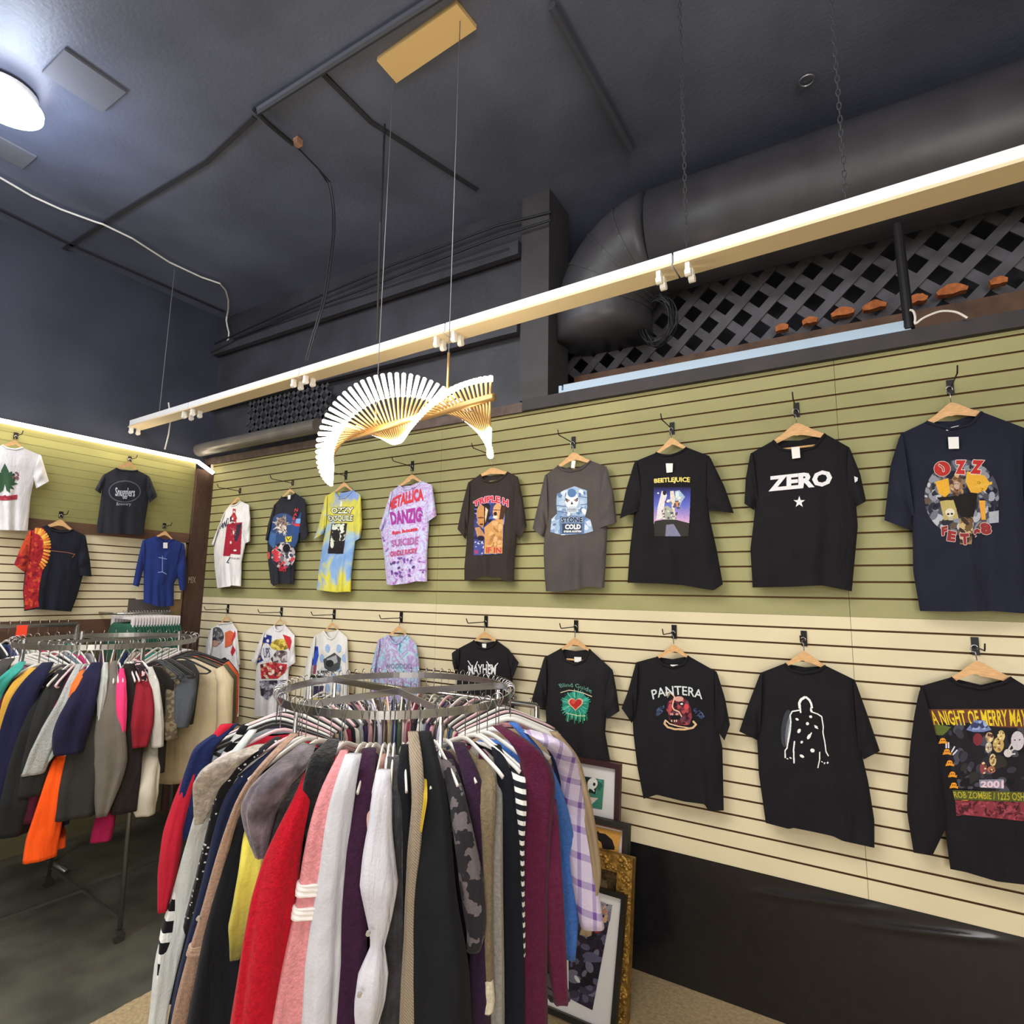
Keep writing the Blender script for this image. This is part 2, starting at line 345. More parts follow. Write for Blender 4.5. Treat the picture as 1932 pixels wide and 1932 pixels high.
# ---------------------------------------------------------------- ceiling details
def P(q, z): return onZ(q[0], q[1], z)
t = lambda pts, r, n=8: MB().tube(pts, r, n)
M_WIRE = mat('black_cable', '202024', .5); M_WW = mat('white_cable', 'e6e2da', .5)
tag(t([P((483, 212), 4.575), P((640, 112), 4.575), P((830, -8), 4.575), P((1000, -120), 4.575)], .02).build('ceiling_conduit', mat('conduit_paint', '474a55', .5)), 'black painted conduit crossing the ceiling behind the gold plate', 'conduit')
tag(t([P((1040, 10), 4.57), P((1115, 145), 4.57), P((1190, 283), 4.57)], .022).build('ceiling_conduit', mat('conduit_paint', '474a55', .5)), 'black painted conduit running towards the round duct', 'conduit')
for q, lab in (([(0, 395), (129, 459), (424, 588)], 'nearest the back wall'), ([(95, 487), (230, 400), (390, 305), (480, 222)], 'crossing the white cable'), ([(610, 140), (700, 230), (900, 358)], 'between gold plate and pendant cables')):
    mb = MB()
    for a, b in zip(q[:-1], q[1:]): mb.bar(P(a, CEIL-.006), P(b, CEIL-.006), .03, .012)
    tag(mb.build('ceiling_seam_strip', mat('seam_shadow', '2f3036', .6)), 'thin dark seam shadow strip on the ceiling '+lab, 'seam strip')  # dark strips added to draw the shadow lines of ceiling seams
wp = [P(q, 4.57) for q in [(-20, 322), (0, 335), (60, 370), (115, 395), (178, 418)]]+[P(q, 4.57) for q in [(194, 423), (250, 450), (320, 495), (380, 523), (415, 535), (426, 548), (431, 566), (431, 580), (430, 589)]]
q = onY(np.array([428, 427, 429, 432, 431, 425, 412]), np.array([597, 604, 616, 628, 640, 648, 652]), YW-.02); wp += list(q)+[onY(np.array([370.]), np.array([666.]), YW-.05)[0]]
tag(t(wp, .007, 6).build('cable', M_WW), 'thin white cable across the ceiling and down beside the corner', 'cable')
for i, (yy, xs) in enumerate([((660, 560, 500, 455, 425, 400), (380, 600, 740, 860, 940, 1040)), ((690, 640, 585, 560, 520, 470), (350, 450, 600, 680, 800, 960)), ((640, 600, 540, 500, 450, 415), (440, 540, 700, 800, 930, 1040))]):
    tag(t(list(onY(np.array(xs, float), np.array(yy, float), YW-.03-.02*i)), .008, 6).build('cable', M_WIRE), ['upper', 'lowest', 'middle'][i]+' black cable sagging along the dark wall above the white light rail', 'cable')
tag(t([P((478, 205), 4.57), P((505, 232), 4.56), P((553, 272), 4.56)], .013).build('cable', M_WIRE), 'short black conduit cable ending at a metal clip on the ceiling', 'cable')
fz = 3.25
for off in (0, .02):
    a = [P((560, 277), 4.57), P((600, 318), 4.55)]; e = np.array([P(q_, z_) for q_, z_ in (((618, 345), 4.53), ((627, 385), 4.42), ((628, 440), 4.2), ((620, 500), 3.96), ((612, 560), 3.72), ((600, 600), 3.56), ((583, 655), 3.38), ((577, 680), 3.30))])
    tag(t(a+list(smoothp(e, 24)+[off, 0, 0]), .005, 6).build('cable', M_WIRE), 'black cable hanging in a curve from ceiling clip to light rail'+(', right strand' if off else ', left strand'), 'cable')
cl = P((562, 268), 4.575); tag(MB().box(cl-[.02, .02, .02], cl+[.02, .02, .02]).build('ceiling_clip', mat('rust', 'a07860', .6)), 'small rusty metal clip on the ceiling', 'clip')
mb = MB(); c = P((1522, 152), 4.585); mb.tube([c+[.035*math.cos(a), .035*math.sin(a), 0] for a in np.linspace(0, 6.283, 20)], .005, 6)
tag(mb.build('ceiling_ring', mat('grey_metal', '8a8a8e', .4, .6)), 'small round metal ring on the ceiling at upper right', 'ring')
for q, s, lab in (((160, 155), .13, 'right of the bright lamp'), ((15, 285), .1, 'below the bright lamp')):
    c = P(q, 4.59); tag(MB().box(c-[s, s*1.1, .006], c+[s, s*1.1, .008]).build('ceiling_patch', mat('grey_patch', '64666f', .6)), 'pale grey square patch on the ceiling '+lab, 'ceiling patch')
# bright high bay lamp at upper left
c = P((8, 196), 4.5); lp = thing('high_bay_lamp', c, 'round very bright white lamp on the ceiling at upper left', 'lamp')
def disc(c, r, h, n=32):
    mb = MB(); a = [(c[0]+r*math.cos(x), c[1]+r*math.sin(x), c[2]) for x in np.linspace(0, 2*math.pi, n, endpoint=False)]; return mb.prism(a, (0, 0, h))
disc(c-[0, 0, .012], .17, .02).build('diffuser', mat('lamp_glow', 'ffffff', .5, emis=('eef2ff', 14)), lp)
l = bpy.data.lights.new('bay_glow', 'POINT'); l.energy = 26; l.color = (.72, .82, 1); l.shadow_soft_size = .15
lo = bpy.data.objects.new('bay_glow', l); COL.objects.link(lo); lo.location = c-np.array([0, 0, .28])
disc(c+[0, 0, .01], .14, .07).build('housing', mat('lamp_housing', 'd8d8d8', .4), lp)
# ---------------------------------------------------------------- suspended light rail
A = P((240, 806), fz); B = P((1290, 494), fz); d = (B-A); d[2] = 0; d /= np.linalg.norm(d); nrm = np.array([-d[1], d[0], 0]);
if nrm[1] < 0: nrm = -nrm
L = 5.75; rail = thing('light_rail', A, 'long white strip light fixture without tubes hung on chains above the shirts', 'light fixture')
M_RW = mat('white_enamel', 'e2e2e6', .4); M_RU = mat('warm_lit_enamel', 'e6d3ad', .5)  # warm light from below is tinted into the underside colour
joints = [0, .94, 2.27, 3.47, 4.68, L+.6]
for a, b in zip(joints[:-1], joints[1:]):
    s = A+d*(a+.004); e = A+d*(b-.004)
    mb = MB(); h = .062; q = [(0, 0), (.012, .02), (.012, h), (.10, h), (.10, .02), (.112, 0)]
    n = len(q); mb.add([pt+nrm*y+np.array([0, 0, z]) for pt in (s, e) for y, z in q], [(i, (i+1) % n, n+(i+1) % n, n+i) for i in range(n)]+[tuple(range(n)), tuple(range(n, 2*n))[::-1]])
    ch_ = mb.build('channel', M_RW, rail); ch_.data.materials.append(M_RU); ch_.data.polygons[5].material_index = 1; ch_.data.polygons[0].material_index = 1
for k, jx in enumerate([.03, .88, 1.0, 2.21, 2.33, 3.41, 3.53, 4.62, 4.74]):
    for yy in (.02, .075):
        c = A+d*jx+nrm*yy; mb = MB(); mb.bar(c+[0, 0, 0], c+[0, 0, -.045], .028, .018, up=d); mb.tube([c+[0, 0, -.04]-d*.012, c+[0, 0, -.04]+d*.012], .016, 10); mb.build('lamp_holder', M_WHITEPL, rail)
def chain(p0, p1, m, parent=None, r=.0022, n=None):
    p0 = np.array(p0, float); p1 = np.array(p1, float); Ln = np.linalg.norm(p1-p0); k = n or int(Ln/.028); mb = MB(); dz = (p1-p0)/Ln
    for i in range(k):
        c = p0+(p1-p0)*(i+.5)/k; sx = np.array([1, 0, 0]) if i % 2 else np.array([0, 1, 0])
        mb.tube([c+dz*.018*math.sin(a)+sx*.007*math.cos(a) for a in np.linspace(0, 6.283, 9)], r, 4, False)
    return mb.build('chain', m, parent)
for px, lab in ((318, 0), (1288, 1), (1590, 2)):
    tt = (px-240)/1050*np.linalg.norm(B-A) if px < 1200 else None
    s = .42 if px == 318 else (np.linalg.norm(B-A) if px == 1288 else np.linalg.norm(P((1597, 398), fz)-A)); c = A+d*s+nrm*.05+np.array([0, 0, .06])
    if px == 318: t([c, c+[0, 0, 4.6-c[2]]], .003, 6).build('hanging_wire', mat('grey_metal', '8a8a8e', .4, .6), rail)
    else: chain(c+[0, 0, 4.6-c[2]], c, mat('grey_metal_dark', '55555a', .5, .6), rail)
e = onY(np.array([318., 322, 318, 311]), np.array([760., 790, 820, 848]), 2.5); tag(t(list(e), .006, 6).build('cable', M_WW), 'short white cable hanging from the left end of the light rail', 'cable')
# ---------------------------------------------------------------- duct, lattice, recess
M_DUCT = mat('black_duct_paint', '3c3b40', .42, noise=(4, .25), bump=(5, .35))
dt = thing('air_duct', (0, 3.3, 4.1), 'large round black duct along the wall ending in a downward elbow', 'duct')
pts = [(3.98, 3.3, 4.1), (2, 3.3, 4.1), (.5, 3.3, 4.1), (-.93, 3.3, 4.1)]
t(resamp(pts, 12), .31, 40).build('straight_pipe', M_DUCT, dt, True)
el = [(-.93-.40*math.sin(a), 3.3+.05*a, 3.70+.40*math.cos(a)) for a in np.linspace(0, 1.62, 11)]+[(-1.33, 3.39, 3.58)]
t(el, .315, 40).build('elbow', M_DUCT, dt, True)
for k in (2, 4, 6, 8):
    e_ = np.array(el[k]); dd_ = np.array(el[k+1])-np.array(el[k-1]); dd_ /= np.linalg.norm(dd_); t([e_-dd_*.008, e_+dd_*.008], .320, 40).build('elbow_seam', M_DUCT, dt)
for x in (.9, 2.3): t([(x-.012, 3.3, 4.1), (x+.012, 3.3, 4.1)], .316, 40).build('joint_band', M_DUCT, dt)
# diagonal lattice
lat = MB(); Y0 = 3.62; x0, x1, z0, z1 = -2.0, 3.98, 3.44, 3.93
def clipseg(a, b):
    (xa, za), (xb, zb) = a, b; t0, t1 = 0, 1
    for p_, q_ in ((-(xb-xa), xa-x0), (xb-xa, x1-xa), (-(zb-za), za-z0), (zb-za, z1-za)):
        if p_ == 0: continue
        r = q_/p_
        if p_ < 0: t0 = max(t0, r)
        else: t1 = min(t1, r)
    return None if t0 >= t1 else ((xa+(xb-xa)*t0, za+(zb-za)*t0), (xa+(xb-xa)*t1, za+(zb-za)*t1))
for sgn, yo in ((1, 0), (-1, .012)):
    k = -2.8
    while k < 5:
        s = clipseg((k, z0), (k+sgn*2, z0+2)) 
        if s: lat.bar((s[0][0], Y0+yo, s[0][1]), (s[1][0], Y0+yo, s[1][1]), .056, .010, up=(0, 1, 0))
        k += .20
tag(lat.build('lattice_panel', mat('lattice_paint', '54525a', .6, noise=(10, .2))), 'dark grey diagonal wooden lattice in the recess above the header board', 'lattice')
tag(MB().box((-1.6, 3.50, 3.155), (3.98, 3.57, 3.415)).build('ledge_board', M_BROWN), 'dark brown ledge board below the lattice', 'board')
for i, (px, py, s) in enumerate([(1475, 620, .8), (1528, 607, .9), (1590, 592, 1.3), (1650, 580, 1.3), (1732, 566, 1.0), (1797, 551, 1.5), (1885, 532, .8)]):
    c = onY(np.array([px*1.]), np.array([py*1.]), 3.53)[0]; mb = MB(); rs = np.random.RandomState(i)
    k = 9; a = [(c[0]+.045*s*(j/(k-1)*2-1), c[1], c[2]+.012+.022*s*math.sin(math.pi*j/(k-1))+.006*rs.rand()) for j in range(k)]+[(c[0]+.04*s*(1-j/4*2), c[1], c[2]-.012*rs.rand()) for j in range(5)]
    mb.prism(a, (0, .045, 0)); tag(mb.build('broken_brick', mat('terracotta', 'b0683c', .9, noise=(40, .3))), 'broken orange brick end under the lattice, '+['first', 'second', 'third', 'fourth', 'fifth', 'sixth', 'seventh'][i]+' from the duct elbow', 'brick', 'broken bricks under the lattice')
fx = thing('strip_light', (-.6, 3.16, 3.15), 'unlit bluish white strip light lying on the header board', 'light fixture')
MB().box((-1.5, 3.09, 3.152), (.30, 3.17, 3.165)).box((-1.49, 3.10, 3.165), (.29, 3.16, 3.205)).build('channel', mat('bluish_enamel', 'a9c0d6', .4), fx)
MB().box((-1.52, 3.095, 3.152), (-1.5, 3.165, 3.20)).build('end_cap', mat('bluish_enamel', 'a9c0d6', .4), fx)
tag(t([onY(np.array([1693.]), np.array([425.]), 3.2)[0], onY(np.array([1716.]), np.array([622.]), 3.1)[0]], .022, 12).build('steel_pipe', mat('black_pipe', '1d1c20', .5)), 'short black vertical pipe in front of the lattice', 'pipe')
e = onY(np.array([1716., 1722, 1728, 1724, 1740, 1775, 1805, 1825]), np.array([585., 582, 600, 615, 600, 586, 588, 600]), 3.06); tag(t(list(smoothp(e, 24)), .005, 6).build('cable', M_WW), 'white cable looped around the short black pipe', 'cable')
mb = MB(); c = onY(np.array([1240.]), np.array([598.]), 3.35)[0]; rs = np.random.RandomState(3)
for k in range(16):
    rx, rz = .075+.05*rs.rand(), .13+.05*rs.rand(); ph = rs.rand()*.5-.25
    mb.tube([c+[rx*math.cos(a)+ph*.05, .04*rs.rand()*0+.02*math.sin(a*2+k), rz*math.sin(a)-.02*k/8] for a in np.linspace(0, 6.283, 22)], .0035, 5, False)
tag(mb.build('cable_coil', M_WIRE), 'coil of black cable hanging below the duct elbow', 'cable coil')
hp = onY(np.array([400., 600]), np.array([845., 803]), 2.98); tag(t([hp[0]-[.2, 0, 0], hp[1]], .06, 20).build('wall_pipe', mat('grey_pipe', '77726c', .35, .3, noise=(5, .2))), 'horizontal grey pipe above the green panels near the corner', 'pipe')
for z, lab in ((3.62, 'lower'), (4.18, 'upper')): tag(MB().box((-5.3, YW-.05, z), (-1.82, YW-.001, z+.1)).build('wall_beam', M_DARK), lab+' dark horizontal beam on the wall left of the column', 'beam')
lt = MB()
x0, x1, z0, z1 = -4.7, -3.6, 3.2, 3.6
for sgn in (1, -1):
    k = -5.6
    while k < -3:
        s = clipseg((k, z0), (k+sgn*2, z0+2))
        if s: lt.bar((s[0][0], 3.10, s[0][1]), (s[1][0], 3.10, s[1][1]), .03, .008, up=(0, 1, 0))
        k += .12
tag(lt.build('lattice_panel', mat('lattice_paint_dark', '3f3e43', .6)), 'small dark lattice panel on the wall left of the glowing lamp', 'lattice')
# ---------------------------------------------------------------- led strip
ls = thing('led_strip', (-5.17, 1.5, 3.08), 'glowing warm white light strip along the top of the back wall', 'light strip')
M_LED = mat('led_glow', 'fff2dc', .5, emis=('fff0d8', 9))
a = onX(373., 871., -5.16); MB().bar((-5.155, -3, a[2]+.0), a, .03, .028).build('strip_run', M_LED, ls)
MB().bar(a, onX(403., 893., -5.12), .03, .028).build('strip_end', M_LED, ls)
for y0_ in (-1.6, .2, 2.0):
    l = bpy.data.lights.new('led_spill', 'AREA'); l.shape = 'RECTANGLE'; l.size = 1.7; l.size_y = .04; l.energy = 6.5; l.color = (1, .86, .6)
    lo = bpy.data.objects.new('led_spill', l); COL.objects.link(lo); lo.location = (-5.12, y0_, 3.075); lo.rotation_euler = (0, 0, math.pi/2)
# ---------------------------------------------------------------- helix pendant
sd = np.array([.988, -.154, 0]); sp0 = np.array([-1.956, 1.965, 1.91+.772]); S = lambda s: sp0+sd*s+np.array([0, 0, .004*s])
pd = thing('pendant_lamp', S(.2), 'spiral pendant lamp of gold rods with glowing white tube ends', 'lamp')
rb = MB().tube([S(-.36), S(.77)], .017, 16); rb.build('spine', M_GOLD, pd, True)
perp = np.array([-sd[1], sd[0], 0]);
if perp[1] > 0: perp = -perp                                        # toward the viewer
M_GL = mat('tube_glow', 'fff6e8', .4, emis=('fff0d6', 7)); nR = 57
for i in range(nR):
    s = i/(nR-1); c = S(-.35+1.10*s); th = math.radians(-90+360*s)   # 0 = toward the viewer, 90 = up
    dd = perp*math.cos(th)+np.array([0, 0, 1])*math.sin(th)
    gl, ll = .125, .115; ga, la = .07, .022
    MB().tube([c-dd*ga, c+dd*gl], .0055, 8).build('gold_rod', M_GOLD, pd, True)
    MB().tube([c+dd*gl, c+dd*(gl+ll*.97), c+dd*(gl+ll)], [.0095, .0095, .005], 8).build('light_tube', M_GL, pd, True)
    MB().tube([c-dd*ga, c-dd*(ga+la)], .0095, 8).build('light_tip', M_GL, pd, True)
for s, (qx, qy), sl in ((0, (742, 150), .05), (.5, (868, 40), .2)):
    top = onZ(qx*1., qy*1., 4.575); bot = S(s)
    MB().tube([bot+[0, 0, .0], bot+[0, 0, .06+sl]], .006, 8).build('hanging_rod', M_GOLD, pd, True)
    MB().tube([bot+[0, 0, .06+sl], top], .0022, 6).build('cable', mat('steel_cable', '77777c', .4, .7), pd)
tag(t([P((726, 235), 4.58), onY(718., 420., 1.96), onY(711., 640., 2.2)], .006, 6).build('cable', M_WIRE), 'black cable beside the left pendant cable', 'cable')
cs = [onZ(*q, 4.575) for q in ((711., 115.), (862., 8.), (899., 55.), (748., 157.))]
MB().prism(cs, (0, 0, .03)).build('ceiling_plate', mat('gold_plate', 'ecca8c', .45, .15), pd)
l = bpy.data.lights.new('pendant_spill', 'POINT'); l.energy = 16; l.color = (1, .84, .6); l.shadow_soft_size = .2
lo = bpy.data.objects.new('pendant_spill', l); COL.objects.link(lo); lo.location = S(.2)+np.array([0, -.25, .0])
#PART3
# ---------------------------------------------------------------- shirts hanging on the walls
def mkplane(wall, base):
    if wall == 'R': return lambda px, py, dep: onY(px, py, base-dep)
    return lambda px, py, dep: onX(px, py, base+dep)
def hanger_wall(T, peak, nl, nr, pl, base_dep, mcol, label, group, hooktop, sl=None, sr=None, bar=None):
    m = lambda q: np.array([T[0]+q[0]*T[2], T[1]+q[1]*T[2]])
    pk, a, b = m(peak), m(nl), m(nr)
    def W(q, dep): return pl(np.array([q[0]*1.]), np.array([q[1]*1.]), np.array([dep*1.]))[0]
    o = thing('coat_hanger', W(pk, base_dep), label, 'hanger', group)
    ppx = np.linalg.norm(a-b)
    # curved arms: outline of the upper edge and lower edge
    ea = a+(a-pk)*.05; eb = b+(b-pk)*.05; wd = ppx*.17
    c1 = pk+(a-pk)*.18+np.array([0, -ppx*.01]); c2 = pk+(b-pk)*.18+np.array([0, -ppx*.01])
    up = smoothp([ea, pk+(a-pk)*.6+np.array([0, ppx*.01]), c1, pk, c2, pk+(b-pk)*.6+np.array([0, ppx*.01]), eb], 25, 1)
    n = len(up); lo = []
    for i in range(n):
        k = 1-abs(i-(n-1)/2)/((n-1)/2); lo.append(up[i]+np.array([0, wd*(.55+.85*k**1.6)]))
    f_ = [W(q, base_dep+.005) for q in up]; g_ = [W(q, base_dep+.005) for q in lo]; f2 = [W(q, base_dep-.007) for q in up]; g2 = [W(q, base_dep-.007) for q in lo]
    v = f_+g_+g2+f2; F_ = []
    for i in range(n-1):
        for k in range(4): F_.append((k*n+i, k*n+i+1, ((k+1) % 4)*n+i+1, ((k+1) % 4)*n+i))
    F_ += [(0, n, 2*n, 3*n), (n-1, 4*n-1, 3*n-1, 2*n-1)]
    meshobj('wooden_arm', v, F_, mcol, o, False)
    ht = np.array(hooktop, float); r = max(2.2, ppx*.06); top = ht
    pts = [W(pk, base_dep), W(pk+(top-pk)*.55, base_dep)]+[W(top+np.array([r*math.cos(x), r*.8+r*math.sin(x)*1.0]), base_dep) for x in np.linspace(2.2, 6.6, 9)]
    MB().tube(pts, .0022, 6).build('hook', M_CHROME, o, True)
    if bar is not None: MB().tube([W(m(q), base_dep) for q in bar], .006, 8).build('trouser_bar', mcol, o, True)
    return o
SHIRT_COL = {}
def shirt(T, col, label, sl, nl, dip, nr, sr, L, Rr, hem, sL=None, sR=None, peak=None, wall='R', base=3.072, name='t_shirt', cat='t-shirt', group=None, m=None,
          hook=None, hlab='', bulge=.045, nk=None, tags=(), fold=.010, seed=1, cuff=None, bar=None, backcol=None, collar=True, hgroup=None):
    pl = mkplane(wall, base if wall == 'R' else XB+.085); mt = m or fabric(col); rs = np.random.RandomState(seed)
    mm = lambda pts: np.array([[T[0]+a*T[2], T[1]+b*T[2]] for a, b in pts])
    nu, nv = 56, 64
    top = mm([sl, nl]+list(dip)+[nr, sr]); hm = mm(hem); Lp = mm([sl]+list(L)); Rp = mm([sr]+list(Rr)); Lp[-1] = hm[0]; Rp[-1] = hm[-1]
    G = coons(top, hm, Lp, Rp, nu, nv)
    u = np.linspace(0, 1, nu)[None]; v = np.linspace(0, 1, nv)[:, None]
    prof = np.sin(np.pi*u)**.55; sc = np.minimum(1, .48+v*2.6)
    D = bulge*prof*sc
    ph = rs.rand(6)*6.28
    D = D+fold*np.sin(np.pi*u)**.7*(v**1.3)*(np.sin(u*2*np.pi*2.3+ph[0]+v)+.7*np.sin(u*2*np.pi*4.1+ph[1]-v*1.5))
    D = D+.35*fold*np.sin(np.pi*u)*np.sin(v*9+u*6+ph[2])*(1-v)
    fx_, fy_ = G[..., 0].ravel(), G[..., 1].ravel()
    V1 = pl(fx_, fy_, D.ravel())
    c = pl(np.array([hm[:, 0].mean()]), np.array([hm[:, 1].mean()]), np.array([0.]))[0]
    o = thing(name, c, label, cat, group)
    mid = (mm([nl])[0]+mm([nr])[0])/2; dd = mm([nr])[0]-mm([nl])[0]
    bd = np.linalg.norm(dd)*.10 if nk is None else nk
    top2 = np.array([top[0], top[1], mid+[0, bd], top[-2], top[-1]])
    G2 = coons(top2, hm, Lp, Rp, nu, nv); V2 = pl(G2[..., 0].ravel(), G2[..., 1].ravel(), (-.012*prof*np.ones_like(v)).ravel())
    meshobj('body', np.r_[V1, V2], gridfaces(nv, nu)+gridfaces(nv, nu, nu*nv, True), mt, o)
    kd = KDTree(nu*nv)
    for i in range(nu*nv): kd.insert((fx_[i], fy_[i], 0), i)
    kd.balance(); Df = D.ravel()
    extra = []
    def surf(px, py, off=.0035):
        d = np.empty(len(px))
        for i in range(len(px)):
            q = kd.find_n((px[i], py[i], 0), 4); w_ = [1/(x[2]+.05) for x in q]; d[i] = sum(a*Df[x[1]] for a, x in zip(w_, q))/sum(w_)
        return pl(px, py, d+off)
    for side, sp in (('l', sL), ('r', sR)):
        if not sp: continue
        out, inn = mm(sp[0]), mm(sp[1]); s0 = top[0] if side == 'l' else top[-1]
        e = (top[1]-top[0] if side == 'l' else top[-2]-top[-1]); e = e/np.linalg.norm(e)
        outer = np.r_[[s0+e*4], [s0], out]; inner = inn; ns, nw = 26, 16
        ar = inn[0]-0; into = (np.array([1, 0]) if side == 'l' else np.array([-1, 0]))*abs(mm([nr])[0]-mm([nl])[0])[0]*.10
        inner = np.r_[[inn[0]+into], inn[0:]] if False else inn
        Tt = np.array([outer[0], inner[0]+into*.5]); Bb = np.array([outer[-1], inner[-1]])
        g = coons(Tt, Bb, outer, np.r_[[Tt[1]], inner], nw, ns)
        uu = np.linspace(0, 1, nw)[None]; vv = np.linspace(0, 1, ns)[:, None]
        ds = .034*np.sin(np.pi*uu)**.6*(.5+.5*np.minimum(1, vv*2))*np.ones_like(vv)+.004*np.sin(vv*11+ph[3]+uu*3)*np.sin(np.pi*uu)
        ds = ds+ .012*(1-vv)
        A1 = pl(g[..., 0].ravel(), g[..., 1].ravel(), ds.ravel()); A2 = pl(g[..., 0].ravel(), g[..., 1].ravel(), (-.010*np.sin(np.pi*uu)**.6*np.ones_like(vv)).ravel())
        meshobj('sleeve', np.r_[A1, A2], gridfaces(ns, nw, 0, side == 'r')+gridfaces(ns, nw, nw*ns, side != 'r'), sp[2] if len(sp) > 2 else mt, o)
    if collar:
        cp = resamp(top[1:-1], 22); cd = surf(cp[:, 0], cp[:, 1], .002); MB().tube(list(cd), .0065, 8).build('collar', backcol or mt, o, True)
    for tg in tags:
        q = mm(tg[:4]); dpt = float(np.max([.018]+([D.max()*.8] if len(tg) > 4 and tg[4] else [])))
        a = [pl(np.array([x[0]]), np.array([x[1]]), np.array([dpt]))[0] for x in q]
        nrm_ = np.array([0, -.0015, 0]) if wall == 'R' else np.array([.0015, 0, 0])
        MB().prism(a, nrm_).build('price_tag' if len(tg) > 4 and tg[4] else 'neck_label', M_TAG, o)
    if peak:
        hanger_wall(T, peak, nl, nr, pl, .004, M_WOOD, 'light wooden hanger with metal hook holding the '+hlab, hgroup, hook, bar=bar)
    o['_'] = 0; del o['_']
    return o, surf
# slatwall hooks
def wall_hook(px, y0, y1, wall, length, label, up=True, knob=False):
    if wall == 'R': a = onY(np.array([px]*2, float), np.array([y0, y1], float), YW-.004); n = np.array([0, -1, 0.])
    else: a = onX(np.array([px]*2, float), np.array([y0, y1], float), XB+.006); n = np.array([1., 0, 0])
    c = (a[0]+a[1])/2; h = (a[0][2]-a[1][2])/2; o = thing('wall_hook', c, label, 'hook', 'hooks on the slatwall')
    s = np.array([1, 0, 0]) if wall == 'R' else np.array([0, 1, 0])
    lo = c-s*.013-n*.002-np.array([0, 0, h]); hi = c+s*.013+n*.003+np.array([0, 0, h])
    MB().box(np.minimum(lo, hi), np.maximum(lo, hi)).build('back_plate', M_BLACKM, o)
    b = c-np.array([0, 0, h*.1]); e = b+n*length
    MB().tube([b, e, e+n*.008+[0, 0, .006], e+n*.02+[0, 0, .028]], .003, 8).build('prong', M_BLACKM, o, True)
    return c
T1 = (390, 900, .1139); T2 = (580, 880, .13458); T3 = (860, 870, .12422); T4 = (1000, 840, .15012); T5 = (830, 800, .295); T6 = (1380, 650, .2857)
TL = (380, 1150, .10352); TL3 = (570, 1150, .12422); TH = (980, 1150, .2588); TM = (1380, 1150, .295); TB = (0, 760, .22774)
HR = [(452.6, 921, 931), (552, 906, 916), (652.5, 888, 905), (778, 870, 889), (925, 848, 866), (1082, 824, 846), (1268, 797, 820), (1503, 760, 787), (1793, 717, 745)]
nm = ['white shirt with red figure print', 'black all-over cartoon print shirt', 'yellow and blue tie-dye shirt', 'purple tie-dye shirt', 'faded black shirt with two fighters', 'charcoal grey skull shirt', 'black shirt with purple poster print', 'black shirt with big white word', 'navy shirt with oval print']
for (x, a, b), q in zip(HR, nm): wall_hook(x, a, b, 'R', .20, 'black slatwall hook above the '+q)
LR_ = [(430, 1141, 1157), (531, 1146, 1163), (630.5, 1150, 1168), (757, 1155, 1175), (917, 1162, 1183), (1087, 1170, 1193), (1272, 1179, 1205), (1517, 1190, 1219), (1840, 1202, 1236)]
nl_ = ['white racing shirt at the corner', 'white racing shirt with yellow hair', 'white and blue checkered racing shirt', 'pale tie-dye hooded shirt', 'black cap-sleeve shirt', 'black shirt with red heart', 'black shirt with red skull', 'black shirt with white outlined figure', 'black long-sleeve shirt']
for (x, a, b), q in zip(LR_, nl_): wall_hook(x, a, b, 'R', .20, 'black slatwall hook above the '+q)
nb = ['white shirt with green leaf', 'black shirt with oval text print', 'red and navy tie-dye shirt', 'blue button-front jersey']
for (x, a, b), q in zip([(30, 816, 828), (245, 861, 871), (115, 965, 977), (310, 987, 997)], nb): wall_hook(x, a, b, 'B', .10, 'black hook on the back wall above the '+q)
def H(i, low=False): q = (LR_ if low else HR)[i]; return (q[0]-2, (q[1]+q[2])/2-1)
GA, GB, GC = 'shirts in the upper wall row', 'shirts in the lower wall row', 'shirts on the back wall'
WHT = 'e8e5e6'
# --- upper row
o, sf = shirt(T1, WHT, 'white t-shirt with dark red rectangle figure print, leftmost on the green panels', (290, 580), (385, 465), [(430, 482), (500, 462)], (560, 400), (700, 460),
    [(170, 900), (115, 1150), (130, 1500), (175, 1840)], [(690, 800), (640, 1120), (580, 1400), (570, 1810)], [(175, 1840), (220, 1835), (390, 1810), (400, 1795), (570, 1810)],
    ([(80, 1105)], [(180, 900), (115, 1140)]), ([(725, 700), (720, 1060)], [(540, 960), (640, 1100)]), peak=(520, 320), hook=H(0), hlab=nm[0], group=GA, seed=1)
c = Canvas(T1, (205, 510, 610, 1440), .55)
c.poly([(335, 780), (585, 748), (555, 1285), (395, 1270), (385, 1308), (270, 1308)], 'a3263a')
c.poly([(430, 525), (480, 530), (470, 600), (500, 680), (470, 745), (430, 740), (395, 660), (430, 600)], 'b02f3c')
c.poly([(490, 790), (580, 765), (540, 960), (500, 1060), (460, 1070), (455, 900), (490, 860)], '35303c'); c.blobs(c.em(440, 800, 50, 240), ['8f2335', '6b2430', 'c44a52', 'b4505a'], 26, 6, 22)
for q in ((445, 920, 14, 34), (398, 1085, 16, 24), (468, 1215, 26, 16), (455, 575, 12, 16), (430, 690, 14, 22)): c.ell(*q, 'efe6e4')
c.text('AN', [(250, 760), (330, 710), (315, 830), (215, 865)], '2b3350', .03); c.text('D', [(335, 690), (372, 662), (360, 790), (322, 820)], '2b3350'); c.text('1', [(385, 660), (410, 655), (405, 740), (385, 745)], '2b3350')
c.text('TITATION 3', [(400, 1335), (550, 1335), (550, 1365), (400, 1365)], '55555f'); c.line([(385, 1330), (350, 1390), (335, 1415), (365, 1420)], 14, '3a3f52'); c.build('printed_graphic', sf, o)
